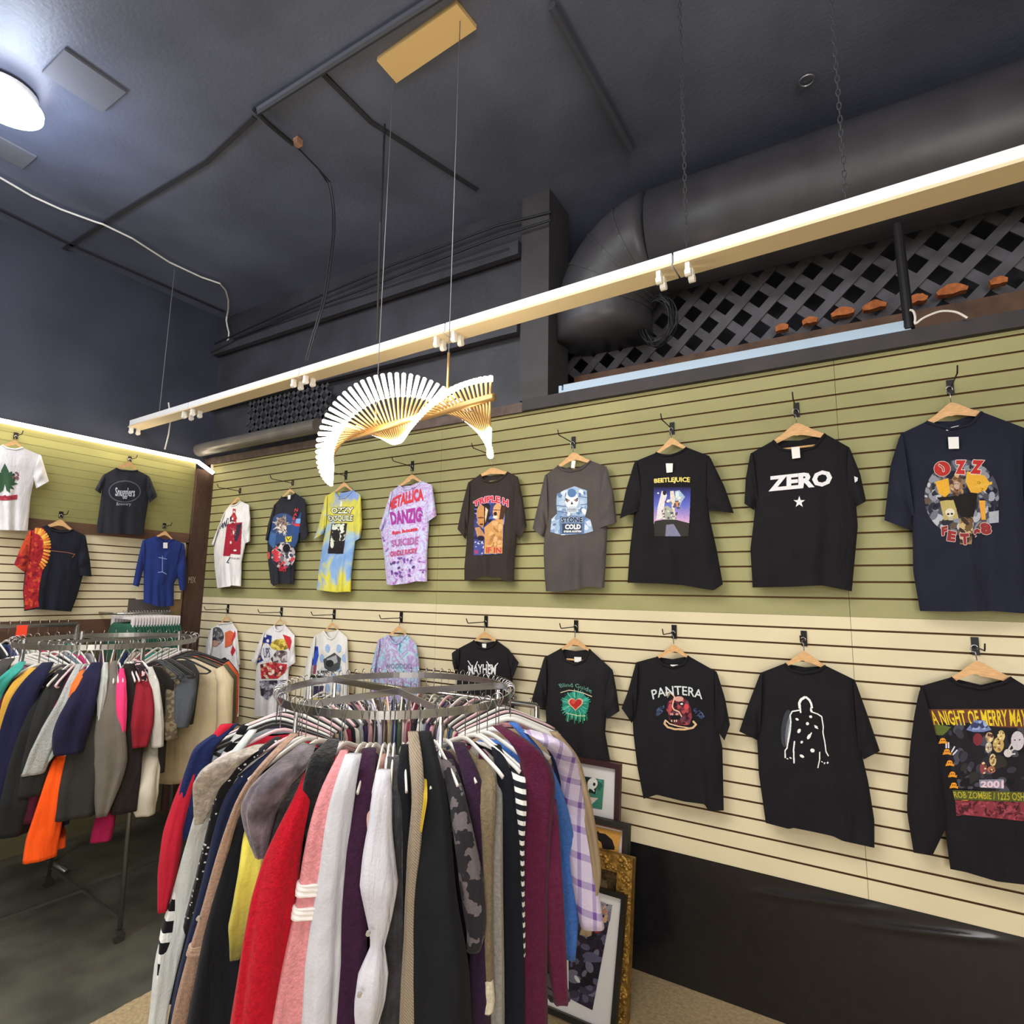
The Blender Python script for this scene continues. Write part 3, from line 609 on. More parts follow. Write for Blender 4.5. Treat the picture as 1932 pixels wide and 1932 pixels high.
o, sf = shirt(T1, '2c2d35', 'black t-shirt covered in grey, blue and red cartoon artwork, second on green panels', (1110, 470), (1240, 330), [(1300, 385), (1390, 380)], (1470, 270), (1630, 370),
    [(1040, 800), (1005, 1100), (1015, 1400), (1060, 1760)], [(1560, 800), (1520, 1080), (1475, 1250), (1440, 1780)], [(1060, 1760), (1110, 1810), (1200, 1760), (1440, 1780)],
    ([(1010, 800), (970, 1040)], [(1055, 900), (1010, 1060)]), ([(1690, 960)], [(1545, 900), (1560, 1080)]), peak=(1380, 190), hook=H(1), hlab=nm[1], group=GA, seed=2, tags=[((1345, 300), (1390, 300), (1385, 370), (1345, 375))])
c = Canvas(T1, (970, 500, 1640, 1620), .6)
m1 = c.fill(c.em(1260, 930, 265, 330), '35507f'); c.poly([(1560, 580), (1600, 640), (1560, 900), (1500, 960), (1400, 900)], '33528c'); c.poly([(1060, 900), (1150, 950), (1120, 1200), (1010, 1050)], '4a6fa8')
m2 = c.fill(c.em(1270, 1300, 200, 220), '4a4550'); c.blobs(m2, ['b9b2b4', 'd14a52', '2a2833', '7d7a8a', 'e0d9d6', '454a66'], 110, 8, 34, seed=4)
rs = np.random.RandomState(2)
for k in range(42):
    a = rs.rand()*6.28; r = 70+120*rs.rand(); c.poly([(1240+math.cos(a-.25)*60, 790+math.sin(a-.25)*70), (1240+math.cos(a)*r, 790+math.sin(a)*r*1.35), (1240+math.cos(a+.25)*60, 790+math.sin(a+.25)*70)], ['d8cfc2', 'a89a90', '8c7d76', 'efe8dc'][k % 4])
c.ell(1240, 790, 85, 120, '9b8a80'); c.blobs(c.em(1240, 790, 90, 140), ['c7bab0', '7a6862', 'e5dacb', '6b5a57'], 40, 6, 22, seed=8)
for k, y in enumerate((520, 590, 660, 735)): c.text('NARU'[k], [(1460-k*14, y), (1515-k*14, y), (1505-k*14, y+55), (1450-k*14, y+55)], 'd8444c', .02)
c.poly([(1480, 690), (1555, 690), (1550, 770), (1475, 765)], '7db4e6'); c.poly([(1455, 775), (1545, 775), (1540, 820), (1450, 810)], 'd8404a')
c.poly([(1300, 990), (1410, 980), (1400, 1070), (1310, 1080)], 'e6cf3e'); c.line([(1320, 1000), (1350, 1050), (1390, 1000)], 12, '222222'); c.ell(1025, 1300, 25, 60, 'c25a55'); c.poly([(1105, 1180), (1200, 1240), (1160, 1420), (1105, 1380)], 'cf3f48')
c.poly([(985, 860), (1010, 850), (1000, 960), (990, 960)], 'd9c04a'); c.ell(1320, 1180, 60, 70, '1c1a22'); c.text('SKY', [(1190, 1480), (1340, 1470), (1335, 1570), (1200, 1560)], 'c4303e', .05); c.build('printed_graphic', sf, o)
# tie dye materials
def dye(key, cols, scale, z=None, det=3):
    m = mat(key, cols[0], .95, spec=.15, sheen=.1); nt = m.node_tree; b = nt.nodes['Principled BSDF']; tc = nt.nodes.new('ShaderNodeTexCoord')
    n = nt.nodes.new('ShaderNodeTexNoise'); n.inputs['Scale'].default_value = scale; n.inputs['Detail'].default_value = det; n.inputs['Distortion'].default_value = 1.2
    nt.links.new(tc.outputs['Object'], n.inputs[0]); r = nt.nodes.new('ShaderNodeValToRGB'); e = r.color_ramp.elements; src = n.outputs[0]
    if z:
        sp = nt.nodes.new('ShaderNodeSeparateXYZ'); nt.links.new(tc.outputs['Object'], sp.inputs[0]); ma = nt.nodes.new('ShaderNodeMath'); ma.operation = 'MULTIPLY_ADD'
        nt.links.new(sp.outputs[2], ma.inputs[0]); ma.inputs[1].default_value = z; nt.links.new(n.outputs[0], ma.inputs[2])
        ad = nt.nodes.new('ShaderNodeMath'); nt.links.new(ma.outputs[0], ad.inputs[0]); ad.inputs[1].default_value = -.42; src = ad.outputs[0]
    k = len(cols); lo, hi = (0, 1) if z else (.3, .7)
    for i in range(k-2): e.new(.5)
    for i in range(k): e[i].position = lo+(hi-lo)*i/(k-1)
    for i in range(k): e[i].color = (*lin(cols[i]), 1)
    nt.links.new(src, r.inputs[0]); nt.links.new(r.outputs[0], b.inputs['Base Color']); return m
MY = dye('dye_yellow_blue', ['d6cf4a', 'ddd65a', '93b6de', '7fa6da', '8fb2e0', 'a8c4d8', 'd2cc60', 'ddd458', 'ccc860', '8ba4dc'], 5, 1.15)
o, sf = shirt(T2, 'd0c850', 'yellow and blue tie-dye t-shirt with black artwork, hanging behind the glowing lamp', (250, 420), (375, 350), [(440, 450), (540, 440)], (640, 335), (745, 400),
    [(250, 900), (215, 1100), (160, 1450), (130, 1730)], [(720, 800), (670, 1060), (615, 1500), (610, 1760)], [(130, 1730), (200, 1740), (400, 1765), (560, 1755), (610, 1760)],
    ([(150, 860), (90, 1020)], [(245, 860), (230, 935)]), ([(770, 800), (745, 1000)], [(615, 900), (670, 1045)]), peak=(515, 215), hook=H(2), hlab=nm[2], group=GA, m=MY, seed=3)
c = Canvas(T2, (280, 470, 670, 1230), .5)
c.poly([(340, 800), (555, 795), (500, 1225), (285, 1220)], '2a2728'); c.blobs(c.pm([(350, 810), (550, 800), (520, 1050), (320, 1050)]), ['cfd9c4', 'e8eedd', '8b948a', '3a3638'], 60, 8, 28, seed=3)
c.ell(400, 970, 55, 80, '2b2526'); c.ell(345, 1090, 26, 55, 'e3e8da'); c.ell(480, 860, 30, 50, 'e6ebdc'); c.poly([(290, 1150), (510, 1140), (500, 1225), (285, 1220)], '262324')
c.text('OZZY', [(330, 580), (650, 570), (630, 660), (340, 660)], 'e6ead0', .03, outline='262324'); c.line([(390, 660), (560, 570)], 9, '262324'); c.poly([(465, 480), (490, 500), (485, 560), (455, 570)], 'e9ecdc')
c.text('EXSQUILE', [(290, 690), (640, 680), (630, 780), (300, 775)], 'e6ead0', .03, outline='262324'); c.build('printed_graphic', sf, o)
MP = dye('dye_purple', ['6a4a8e', 'b592d2', 'cfb0e0', 'c8dcf2', 'b894d8', 'e2dcf0', 'b48ccc'], 16)
o, sf = shirt(T2, 'b79ad0', 'purple and pale blue tie-dye t-shirt with red and magenta band lettering', (1165, 360), (1280, 270), [(1350, 325), (1450, 315), (1540, 270)], (1600, 205), (1745, 260),
    [(1090, 700), (1030, 920), (1080, 1300), (1110, 1650)], [(1710, 700), (1700, 900), (1680, 1200), (1680, 1615)], [(1110, 1650), (1180, 1665), (1400, 1640), (1520, 1610), (1680, 1615)],
    ([(1005, 870)], [(1100, 760), (1040, 905)]), ([(1780, 450), (1810, 690)], [(1645, 740), (1650, 800)]), peak=(1465, 105), hook=H(3), hlab=nm[3], group=GA, m=MP, seed=4)
c = Canvas(T2, (1110, 300, 1660, 1580), .55)
c.text('METALLICA', [(1150, 470), (1620, 300), (1630, 480), (1120, 640)], 'd23f50', .05, arch=30); c.text('DANZIG', [(1150, 640), (1600, 560), (1590, 780), (1180, 820)], 'a83d9e', .05)
c.text('fun house', [(1180, 910), (1550, 840), (1540, 900), (1190, 960)], 'd4384a', .05); c.text('SUICIDE', [(1170, 1030), (1560, 980), (1550, 1090), (1180, 1130)], 'b06aa6', .04)
c.text('CANDLE SUICIDE', [(1160, 1190), (1540, 1140), (1530, 1210), (1160, 1270)], 'c05080', .05); c.blobs(c.pm([(1150, 1280), (1600, 1260), (1640, 1560), (1180, 1560)]), ['5e3f86', '7a55a8'], 30, 6, 18, seed=6); c.build('printed_lettering', sf, o)
o, sf = shirt(T3, '3a3331', 'faded black t-shirt with arched red title above two shouting fighters', (185, 325), (365, 205), [(400, 290), (520, 325), (650, 300), (750, 215)], (795, 165), (945, 240),
    [(160, 900), (165, 1200), (130, 1600), (130, 1820)], [(930, 800), (920, 1250), (890, 1500), (880, 1820)], [(130, 1820), (280, 1800), (420, 1740), (560, 1770), (640, 1750), (730, 1820), (880, 1830)],
    ([(90, 700), (25, 1030)], [(155, 1000), (150, 1190)]), ([(1020, 600), (1075, 990)], [(880, 1030), (960, 1190)]), peak=(555, 95), hook=H(4), hlab=nm[4], group=GA, seed=5, bar=[(490, 318), (650, 300)], nk=6)
c = Canvas(T3, (255, 500, 810, 1440), .5)
pan = c.pm([(285, 700), (420, 590), (770, 600), (745, 800), (700, 1410), (270, 1430)]); c.fill(pan, '39427e'); c.blobs(pan, ['2a2c58', '5468b4', '8a94c8', '1f1d35'], 60, 12, 40, seed=5)
c.poly([(320, 720), (440, 680), (450, 860), (410, 1020), (330, 960)], 'c08a58'); c.ell(380, 800, 62, 140, 'c4905c'); c.poly([(430, 680), (520, 660), (500, 900), (430, 1000)], '2b211c'); c.poly([(450, 700), (490, 740), (450, 930), (440, 850)], 'd8c0a8')
c.ell(380, 860, 50, 12, '6e452c'); c.ell(390, 960, 28, 14, '5a3524'); c.ell(640, 770, 78, 130, 'cfa070'); c.ell(600, 800, 26, 30, '3a1f1a'); c.ell(598, 850, 36, 22, 'e8d8c4'); c.line([(570, 740), (690, 745)], 14, '7a4a30'); c.poly([(690, 660), (770, 690), (720, 900), (640, 930), (660, 860)], '4a3022')
c.poly([(560, 900), (720, 880), (705, 1400), (430, 1410), (440, 1100), (430, 1010)], 'c8955c'); c.blobs(c.pm([(560, 920), (700, 900), (700, 1300), (450, 1300)]), ['b9854e', 'd8ac78', 'a87848'], 36, 12, 34, seed=7)
c.poly([(290, 1010), (360, 1000), (440, 1120), (430, 1190), (340, 1200)], 'c09068'); c.ell(380, 1170, 55, 40, '2c2338'); c.poly([(275, 1200), (430, 1220), (420, 1420), (272, 1430)], '4a5298'); c.blobs(c.pm([(275, 1200), (430, 1220), (420, 1420), (272, 1430)]), ['c9cce4', '2f346c'], 14, 6, 18, seed=9)
c.text('TRIPLE H', [(265, 620), (800, 590), (800, 700), (270, 700)], 'c8424e', .05, arch=75, outline='dcb0c4'); c.text('KING', [(285, 1350), (340, 1350), (340, 1405), (285, 1405)], 'c23a44', .03); c.text('IF IN', [(460, 1310), (690, 1310), (690, 1395), (460, 1395)], 'c23a44', .03); c.build('printed_graphic', sf, o)
o, sf = shirt(T4, '55504f', 'washed charcoal grey t-shirt with pale blue skull and brick emblem', (185, 380), (345, 260), [(420, 318), (520, 332), (650, 300)], (765, 195), (965, 270),
    [(190, 1000), (170, 1300), (180, 1600), (200, 1835)], [(960, 800), (970, 1100), (950, 1500), (930, 1790)], [(200, 1835), (400, 1840), (600, 1810), (700, 1780), (930, 1790)],
    ([(100, 750), (30, 1050)], [(205, 1010), (170, 1160)]), ([(1050, 600), (1090, 970)], [(845, 960), (825, 1055)]), peak=(545, 85), hook=H(5), hlab=nm[5], group=GA, seed=6, nk=12, tags=[((525, 195), (575, 195), (560, 290), (515, 285), 1)])
c = Canvas(T4, (245, 500, 800, 1145), .5)
sh = c.pm([(330, 700), (340, 610), (440, 560), (560, 515), (640, 545), (715, 570), (720, 780), (690, 900), (760, 940), (795, 1080), (690, 1110), (400, 1130), (255, 1090), (270, 930), (340, 860)])
c.fill(sh, '9db4d2'); c.blobs(sh, ['c8d6e8', '7d98c0', 'b4c6de', '5f7aa6', 'dde6ef'], 70, 10, 34, seed=4)
for p in ([(330, 760), (450, 770)], [(340, 830), (470, 850)], [(600, 640), (720, 660)], [(640, 750), (720, 740)], [(450, 600), (440, 700)]): c.line(p, 10, '4a6490')
c.ell(525, 690, 85, 110, 'dbe4ee'); c.ell(525, 600, 55, 55, '5578a8'); c.poly([(440, 660), (500, 690), (470, 715), (450, 700)], '3a4258'); c.poly([(605, 655), (550, 690), (580, 712), (600, 700)], '3a4258'); c.ell(475, 693, 12, 9, 'b0705a'); c.ell(578, 690, 12, 9, 'b0705a')
c.poly([(525, 705), (545, 740), (510, 745)], '252a38'); c.ell(530, 810, 75, 45, 'c3cedc'); 
for x in range(475, 595, 20): c.line([(x, 790), (x, 835)], 4, '6a7890')
c.line([(465, 812), (598, 808)], 4, '6a7890'); c.poly([(375, 890), (690, 885), (680, 1115), (375, 1120)], '5c769e')
c.text('STONE', [(395, 905), (660, 900), (660, 970), (395, 975)], '2b2b38', .04, outline='9fb4d0'); c.poly([(405, 985), (650, 985), (650, 1105), (405, 1108)], '3a4258'); c.text('COLD', [(440, 993), (638, 993), (638, 1055), (440, 1058)], 'eef2f6', .05); c.text('STEVE AUSTIN', [(425, 1072), (645, 1070), (645, 1095), (425, 1097)], 'eef2f6', .05); c.build('printed_emblem', sf, o)
BLK = '201f22'
o, sf = shirt(T5, BLK, 'black flared t-shirt with yellow title above a tall purple poster print', (1245, 240), (1380, 185), [(1430, 205), (1480, 200), (1540, 180)], (1580, 150), (1725, 205),
    [(1245, 500), (1240, 600), (1215, 800), (1200, 1015)], [(1715, 500), (1725, 600), (1770, 800), (1810, 1025)], [(1200, 1015), (1400, 1020), (1550, 1030), (1750, 1065), (1810, 1025)],
    ([(1190, 420), (1150, 605)], [(1285, 500), (1290, 545)]), ([(1820, 400), (1880, 570)], [(1715, 480), (1715, 550)]), peak=(1480, 85), hook=H(6), hlab=nm[6], group=GA, seed=7, nk=9, tags=[((1445, 252), (1490, 252), (1488, 308), (1450, 312), 1), ((1445, 225), (1480, 222), (1478, 240), (1448, 243))])
TP = (1215, 880, .07763); c = Canvas(TP, (225, 230, 1150, 1740), .5)
pr = c.pm([(235, 470), (1140, 470), (1105, 1720), (235, 1720)]); pr2 = c.pm([(240, 600), (1135, 600), (1100, 1400), (240, 1400)])
c.ramp(c.pm([(235, 500), (1140, 500), (1100, 1400), (235, 1400)]), 500, 1400, ['201e3a', '4a4fa8', '6470c8', 'a48cc8', 'dcaed0']); c.poly([(240, 1400), (260, 1330), (480, 1290), (760, 1290), (1100, 1380), (1080, 1700), (260, 1700)], '33312f')
c.poly([(540, 1420), (720, 1400), (900, 1700), (520, 1700)], '7d7f9a'); c.poly([(430, 600), (520, 590), (560, 700), (500, 900), (480, 1250), (300, 1300), (330, 1000)], 'dcd8dc'); c.ell(500, 640, 45, 60, '2a2530'); c.ell(345, 650, 22, 20, 'f0f0ff')
c.poly([(640, 600), (720, 590), (760, 780), (740, 1000), (780, 1290), (640, 1290), (680, 1000), (640, 800)], 'd8d0c4'); c.poly([(750, 600), (860, 580), (1000, 740), (920, 850), (860, 1000), (770, 850)], 'a4bcd4'); c.ell(810, 900, 55, 75, 'd89048')
c.ell(810, 680, 40, 70, 'cfdce6'); c.poly([(480, 1000), (560, 950), (700, 1050), (700, 1290), (500, 1290)], 'a4ab9c'); c.blobs(c.pm([(430, 700), (900, 700), (850, 1280), (430, 1280)]), ['5a5264', 'e4dcd2', 'c9a890', '77808a'], 34, 12, 34, seed=3)
c.text('BEETLEJUICE', [(245, 300), (1120, 265), (1115, 420), (250, 440)], 'f0dc7c', .035, arch=18); c.build('printed_graphic', sf, o, label='printed yellow title over purple poster picture')
o, sf = shirt(T6, BLK, 'black t-shirt with large white word ZERO above a small white star', (125, 720), (275, 635), [(320, 690), (430, 710), (550, 680)], (620, 590), (780, 680),
    [(150, 1000), (155, 1100), (125, 1350), (140, 1605)], [(820, 900), (825, 1070), (835, 1200), (795, 1630)], [(140, 1605), (400, 1600), (600, 1590), (795, 1630)],
    ([(95, 880), (85, 1050)], [(160, 1030), (150, 1095)]), ([(850, 850), (890, 1035)], [(780, 985), (825, 1070)]), peak=(430, 515), hook=H(7), hlab=nm[7], group=GA, seed=8, nk=6, bar=[(315, 695), (572, 664)], tags=[((395, 680), (450, 675), (455, 748), (402, 755), 1)])
c = Canvas(T6, (235, 815, 850, 1080), .4); c.text('ZERO', [(245, 870), (665, 824), (665, 932), (245, 972)], 'e6e6ea', .05); c.build('printed_lettering', sf, o); c = Canvas(T6, (235, 980, 850, 1090), .4)
st = [(448+(40 if k % 2 == 0 else 16)*math.sin(k*math.pi/5), 1040-(40 if k % 2 == 0 else 16)*math.cos(k*math.pi/5)) for k in range(10)]; c.poly(st, 'e6e6ea'); c.build('printed_star', sf, o)
c = Canvas(T6, (800, 860, 850, 920), .4); c.poly([(810, 870), (835, 880), (832, 900), (815, 912)], 'd8d8dc'); c.build('sleeve_print', lambda a, b: onY(a, b, 3.072-.056), o)
NAVY = '262836'
o, sf = shirt(T6, NAVY, 'dark navy t-shirt with an oval crowd print and red horror letters', (1115, 590), (1285, 510), [(1340, 530), (1450, 560), (1580, 530)], (1655, 445), (1960, 560),
    [(1180, 1000), (1195, 1240), (1200, 1500), (1245, 1760)], [(1960, 1100), (1975, 1400), (1990, 1780)], [(1245, 1760), (1500, 1765), (1720, 1760), (1990, 1780)],
    ([(1050, 800), (1010, 1160)], [(1190, 1130), (1190, 1230)]), ([(2040, 850), (2080, 1150)], [(1950, 1080), (1960, 1160)]), peak=(1450, 380), hook=H(8), hlab=nm[8], group=GA, seed=9, nk=8, bar=[(1380, 580), (1560, 558)], tags=[((1430, 612), (1500, 610), (1503, 688), (1435, 690), 1), ((1415, 555), (1500, 535), (1500, 555), (1420, 570))])
TO = (1730, 850, .09832); c = Canvas(TO, (120, 150, 1600, 1850), .5)
ov = c.em(860, 900, 715, 730, .15); c.fill(ov, '4a4c58'); c.blobs(ov, ['8b8d98', '2c2d38', 'b4b6c0', '5f5148', '1f2030', '6f7280'], 170, 20, 75, seed=12)
c.poly([(350, 600), (600, 530), (640, 800), (540, 900), (420, 830)], 'e0a838'); c.poly([(960, 400), (1300, 480), (1400, 620), (1330, 760), (1060, 860), (930, 600)], 'dfab3c'); c.poly([(1440, 600), (1440, 650), (1060, 740), (1060, 690)], 'e2b44a'); c.poly([(1190, 960), (1310, 960), (1320, 1330), (1240, 1330)], 'e0a040')
c.poly([(440, 980), (700, 920), (800, 1300), (520, 1340)], 'b5a668'); c.poly([(380, 900), (650, 880), (1000, 800), (1160, 820), (1130, 1100), (1080, 1270), (880, 1300), (780, 1180), (700, 950), (430, 960)], '1d1a18'); c.ell(770, 640, 120, 170, '8a6a50'); c.ell(765, 650, 62, 100, 'b49a88'); c.blobs(c.em(780, 650, 150, 240), ['a8845c', '6a4c38', '4a3328', 'c4a67c'], 30, 14, 40, seed=2)
c.ell(765, 665, 50, 80, 'b9a090'); c.ell(745, 640, 10, 8, '3a2820'); c.ell(790, 638, 10, 8, '3a2820'); c.poly([(820, 1300), (1080, 1280), (1050, 1800), (820, 1800)], '9a8058'); c.blobs(c.pm([(800, 1280), (1090, 1280), (1050, 1780), (820, 1780)]), ['6a543a', 'c4aa78', '3a3028'], 26, 14, 50, 2.5, seed=14)
c.ell(635, 1190, 90, 80, 'd8d2c0'); c.ell(600, 1220, 24, 20, '25201e'); c.ell(670, 1215, 24, 20, '25201e'); c.poly([(590, 1270), (700, 1270), (690, 1340), (610, 1340)], 'b8b09a'); c.poly([(1380, 1180), (1570, 1150), (1570, 1380), (1390, 1400)], 'a8acb8'); c.ell(1440, 880, 60, 90, '9aa0b0')
c.ell(485, 350, 165, 150, 'c9bcb4'); c.ell(485, 350, 155, 140, 'b0302e'); c.line([(430, 280), (500, 330), (510, 390)], 46, 'e4d8d0'); c.line([(430, 280), (500, 330), (510, 390)], 26, '8a2a28')
c.text('Z', [(725, 185), (945, 185), (935, 460), (735, 450)], 'b83230', .09, outline='ece0da'); c.text('Z', [(1050, 180), (1300, 190), (1230, 460), (1015, 440)], 'b83230', .09, outline='ece0da')
for ch, q in (('F', [(470, 1470), (590, 1440), (580, 1610), (480, 1640)]), ('E', [(600, 1530), (760, 1560), (730, 1750), (570, 1730)]), ('T', [(820, 1590), (1000, 1590), (1000, 1810), (850, 1810)]), ('9', [(1080, 1500), (1230, 1500), (1200, 1720), (1100, 1720)]), ('8', [(1190, 1370), (1420, 1400), (1440, 1610), (1240, 1620)])): c.text(ch, q, '8e3436', .08, outline='d8c0bc')
c.text('D', [(1160, 590), (1220, 590), (1220, 640), (1160, 640)], '2a2018'); c.text('Z', [(1220, 730), (1280, 730), (1280, 780), (1220, 780)], '2a2018'); c.build('printed_graphic', sf, o)
# --- lower row
o, sf = shirt(TL, WHT, 'white racing shirt with grey and orange print, nearest the corner', (180, 340), (320, 270), [(380, 262), (460, 255)], (560, 240), (650, 370), [(170, 900), (180, 1500), (180, 1950)], [(690, 900), (690, 1400), (680, 1950)], [(180, 1950), (680, 1950)],
    ([(90, 600), (40, 900)], [(170, 800), (150, 950)]), ([(690, 700), (710, 1000)], [(620, 900), (640, 1010)]), peak=(455, 110), hook=H(0, 1), hlab=nl_[0], group=GB, seed=11)
c = Canvas(TL, (90, 280, 660, 1000), .5); m1 = c.fill(c.em(280, 480, 130, 160), '77777a'); c.blobs(m1, ['55585c', 'a5a29e', '3c3f44'], 26, 12, 40); c.poly([(430, 420), (520, 380), (600, 430), (560, 640), (430, 700)], 'dc6a48'); c.poly([(610, 380), (635, 450), (560, 600), (545, 560)], 'c8363c'); c.poly([(570, 650), (620, 740), (560, 850), (530, 780)], 'c83040'); c.ell(240, 620, 70, 60, 'c49a8a'); c.build('printed_graphic', sf, o)
o, sf = shirt(TL, WHT, 'white racing t-shirt with big yellow haired figure, red car and blue sleeve', (1120, 430), (1320, 290), [(1345, 370), (1420, 400), (1480, 360)], (1520, 280), (1700, 480), [(1060, 800), (1000, 1050), (970, 1500), (960, 1950)], [(1640, 900), (1590, 1150), (1590, 1400), (1590, 1950)], [(960, 1950), (1590, 1950)],
    ([(1030, 650), (910, 930)], [(1050, 850), (1010, 1010)]), ([(1700, 700), (1720, 960)], [(1590, 900), (1510, 1100)]), peak=(1440, 160), hook=H(1, 1), hlab=nl_[1], group=GB, seed=12)
c = Canvas(TL, (915, 420, 1720, 1750), .6)
c.poly([(1120, 440), (1280, 480), (1270, 650), (1180, 900), (1020, 980), (920, 930), (1040, 640)], '2c3a86'); c.blobs(c.pm([(1040, 600), (1130, 500), (1180, 900), (940, 940)]), ['20263e', 'd9b54a', '3c4fb0'], 26, 10, 30, seed=2); c.ell(1180, 780, 95, 170, 'e8e6ea'); c.text('UPS', [(1130, 700), (1250, 690), (1250, 880), (1140, 890)], '3a3f60', .03)
for p in ((1160, 480), (1210, 570)): c.ell(*p, 26, 30, 'eeeaf0')
hair = c.em(1440, 640, 185, 105, -.1); c.fill(hair, 'cdb84a'); c.blobs(hair, ['e0cc66', 'a08a34', '8a7430'], 36, 10, 34, seed=5); c.poly([(1480, 450), (1620, 500), (1710, 830), (1700, 960), (1560, 650)], 'c8333c'); c.poly([(1600, 760), (1700, 950), (1560, 1060)], 'e8dede')
m3 = c.pm([(1260, 900), (1380, 740), (1560, 760), (1560, 960), (1300, 970)]); c.fill(m3, '6b5a5c'); c.blobs(m3, ['8d8084', 'cfc9c8', '4a3a3e'], 24, 12, 36, seed=6)
m4 = c.pm([(1070, 1000), (1250, 960), (1580, 1000), (1520, 1150), (1380, 1260), (1090, 1260)]); c.fill(m4, 'b8343c'); c.blobs(m4, ['e8d8c8', '8a2a34', 'd88a6a', 'd04048', '553038'], 50, 10, 32, seed=7)
m5 = c.pm([(1060, 1300), (1560, 1280), (1400, 1420), (1200, 1650), (1080, 1560)]); c.fill(m5, '55505c'); c.blobs(m5, ['8a8896', '35323e', 'b8b6c0'], 40, 12, 40, seed=8); c.build('printed_graphic', sf, o)
o, sf = shirt(TL3, 'e2e0dc', 'white long-sleeve shirt with pale blue checks and black helmet print', (180, 400), (325, 330), [(390, 430), (440, 455), (490, 425)], (550, 310), (690, 430), [(150, 700), (150, 1100), (150, 1700)], [(690, 900), (680, 1200), (660, 1700)], [(150, 1700), (660, 1700)],
    ([(90, 700), (20, 1000), (20, 1400)], [(160, 750), (140, 1000), (140, 1400)]), ([(700, 700), (715, 1000), (715, 1400)], [(660, 750), (650, 1000), (650, 1400)]), peak=(455, 190), hook=H(2, 1), hlab=nl_[2], group=GB, seed=13, name='long_sleeve_shirt', cat='shirt')
c = Canvas(TL3, (90, 500, 680, 1320), .5)
for k in range(5):
    for j in range(5):
        if (k+j) % 2: c.ell(300+k*85, 590+j*150, 36, 62, '9dbade')
c.poly([(185, 560), (240, 560), (250, 700), (205, 860), (150, 840)], '3557c0'); c.ell(215, 600, 24, 26, '20348c'); c.poly([(170, 850), (220, 840), (200, 1000), (160, 1000)], '8a4a5c')
c.poly([(320, 760), (490, 655), (590, 740), (570, 900), (480, 960), (340, 900)], '4a4c50'); c.poly([(370, 750), (520, 690), (540, 800), (420, 860)], 'a8aaae'); c.ell(420, 820, 60, 55, '2c2d30'); c.poly([(310, 870), (480, 980), (300, 990), (220, 960)], 'c8c8c8'); c.text('UPS', [(230, 930), (420, 920), (410, 975), (235, 975)], '2a2a2e', .04)
c.poly([(160, 1160), (330, 1160), (300, 1310), (160, 1310)], '3a3550'); c.build('printed_graphic', sf, o)
MPT = dye('dye_pale', ['4a7ca8', '8fc0dc', 'b8d4e4', 'a994c8', 'c0a8d4', 'bcdce6', '7cb0d0'], 13)
o, sf = shirt(TL3, 'a9b8d8', 'pale blue and lilac tie-dye hooded shirt behind the near rack ring', (1150, 460), (1300, 390), [(1370, 490), (1430, 530), (1500, 490)], (1590, 385), (1740, 530), [(1130, 700), (1090, 1150), (1080, 1700)], [(1750, 900), (1750, 1200), (1740, 1700)], [(1080, 1700), (1740, 1700)],
    ([(1090, 700), (1040, 910), (1030, 1300)], [(1140, 740), (1110, 950), (1110, 1300)]), ([(1770, 700), (1800, 1100), (1800, 1300)], [(1740, 800), (1740, 1050), (1740, 1300)]), peak=(1475, 240), hook=H(3, 1), hlab=nl_[3], group=GB, seed=14, m=MPT, name='hooded_shirt', cat='shirt')
c = Canvas(TL3, (1230, 800, 1720, 920), .5); c.text('WOODOO', [(1260, 820), (1660, 820), (1660, 895), (1260, 895)], '7a86a8', .0); c.build('printed_lettering', sf, o)
o, sf = shirt(T5, '232224', 'black cap-sleeve t-shirt with jagged white band lettering', (110, 1440), (215, 1385), [(240, 1425), (290, 1440), (340, 1420)], (365, 1385), (440, 1440), [(110, 1620), (105, 1700), (100, 1950)], [(460, 1600), (470, 1700), (480, 1950)], [(100, 1950), (480, 1950)],
    ([(75, 1465), (80, 1530)], [(112, 1560), (105, 1620)]), ([(505, 1525)], [(455, 1570), (460, 1640)]), peak=(285, 1325), hook=H(4, 1), hlab=nl_[4], group=GB, seed=15, tags=[((270, 1405), (297, 1405), (296, 1432), (272, 1432))])
c = Canvas(T5, (165, 1505, 385, 1640), .4); c.text('MAYHEM', [(180, 1545), (360, 1540), (355, 1605), (185, 1605)], 'e8e8ec', .02, arch=6)
for p in ([(180, 1515), (200, 1545)], [(220, 1565), (240, 1520)], [(325, 1560), (300, 1520)], [(370, 1530), (340, 1570)], [(185, 1600), (190, 1625)], [(300, 1600), (310, 1620)]): c.line(p, 6, 'e8e8ec')
c.build('printed_lettering', sf, o)
o, sf = shirt(TH, '252426', 'black t-shirt with glowing green burst around a red heart', (180, 350), (300, 285), [(330, 370), (410, 400), (480, 370)], (515, 290), (680, 440), [(190, 700), (200, 900), (200, 1200)], [(640, 700), (625, 900), (660, 1110)], [(200, 1260), (430, 1200), (665, 1120)],
    ([(120, 550), (80, 690)], [(185, 660), (190, 722)]), ([(710, 600), (730, 740)], [(620, 700), (640, 800)]), peak=(405, 205), hook=H(5, 1), hlab=nl_[5], group=GB, seed=16, nk=4, bar=[(345, 362), (465, 375)], tags=[((400, 345), (452, 347), (450, 385), (402, 382))])
TQ = (1030, 1270, .06211); c = Canvas(TQ, (360, 240, 1450, 1640), .5)
bz = c.em(900, 960, 400, 400); c.fill(bz, '2e8a72'); rs = np.random.RandomState(4)
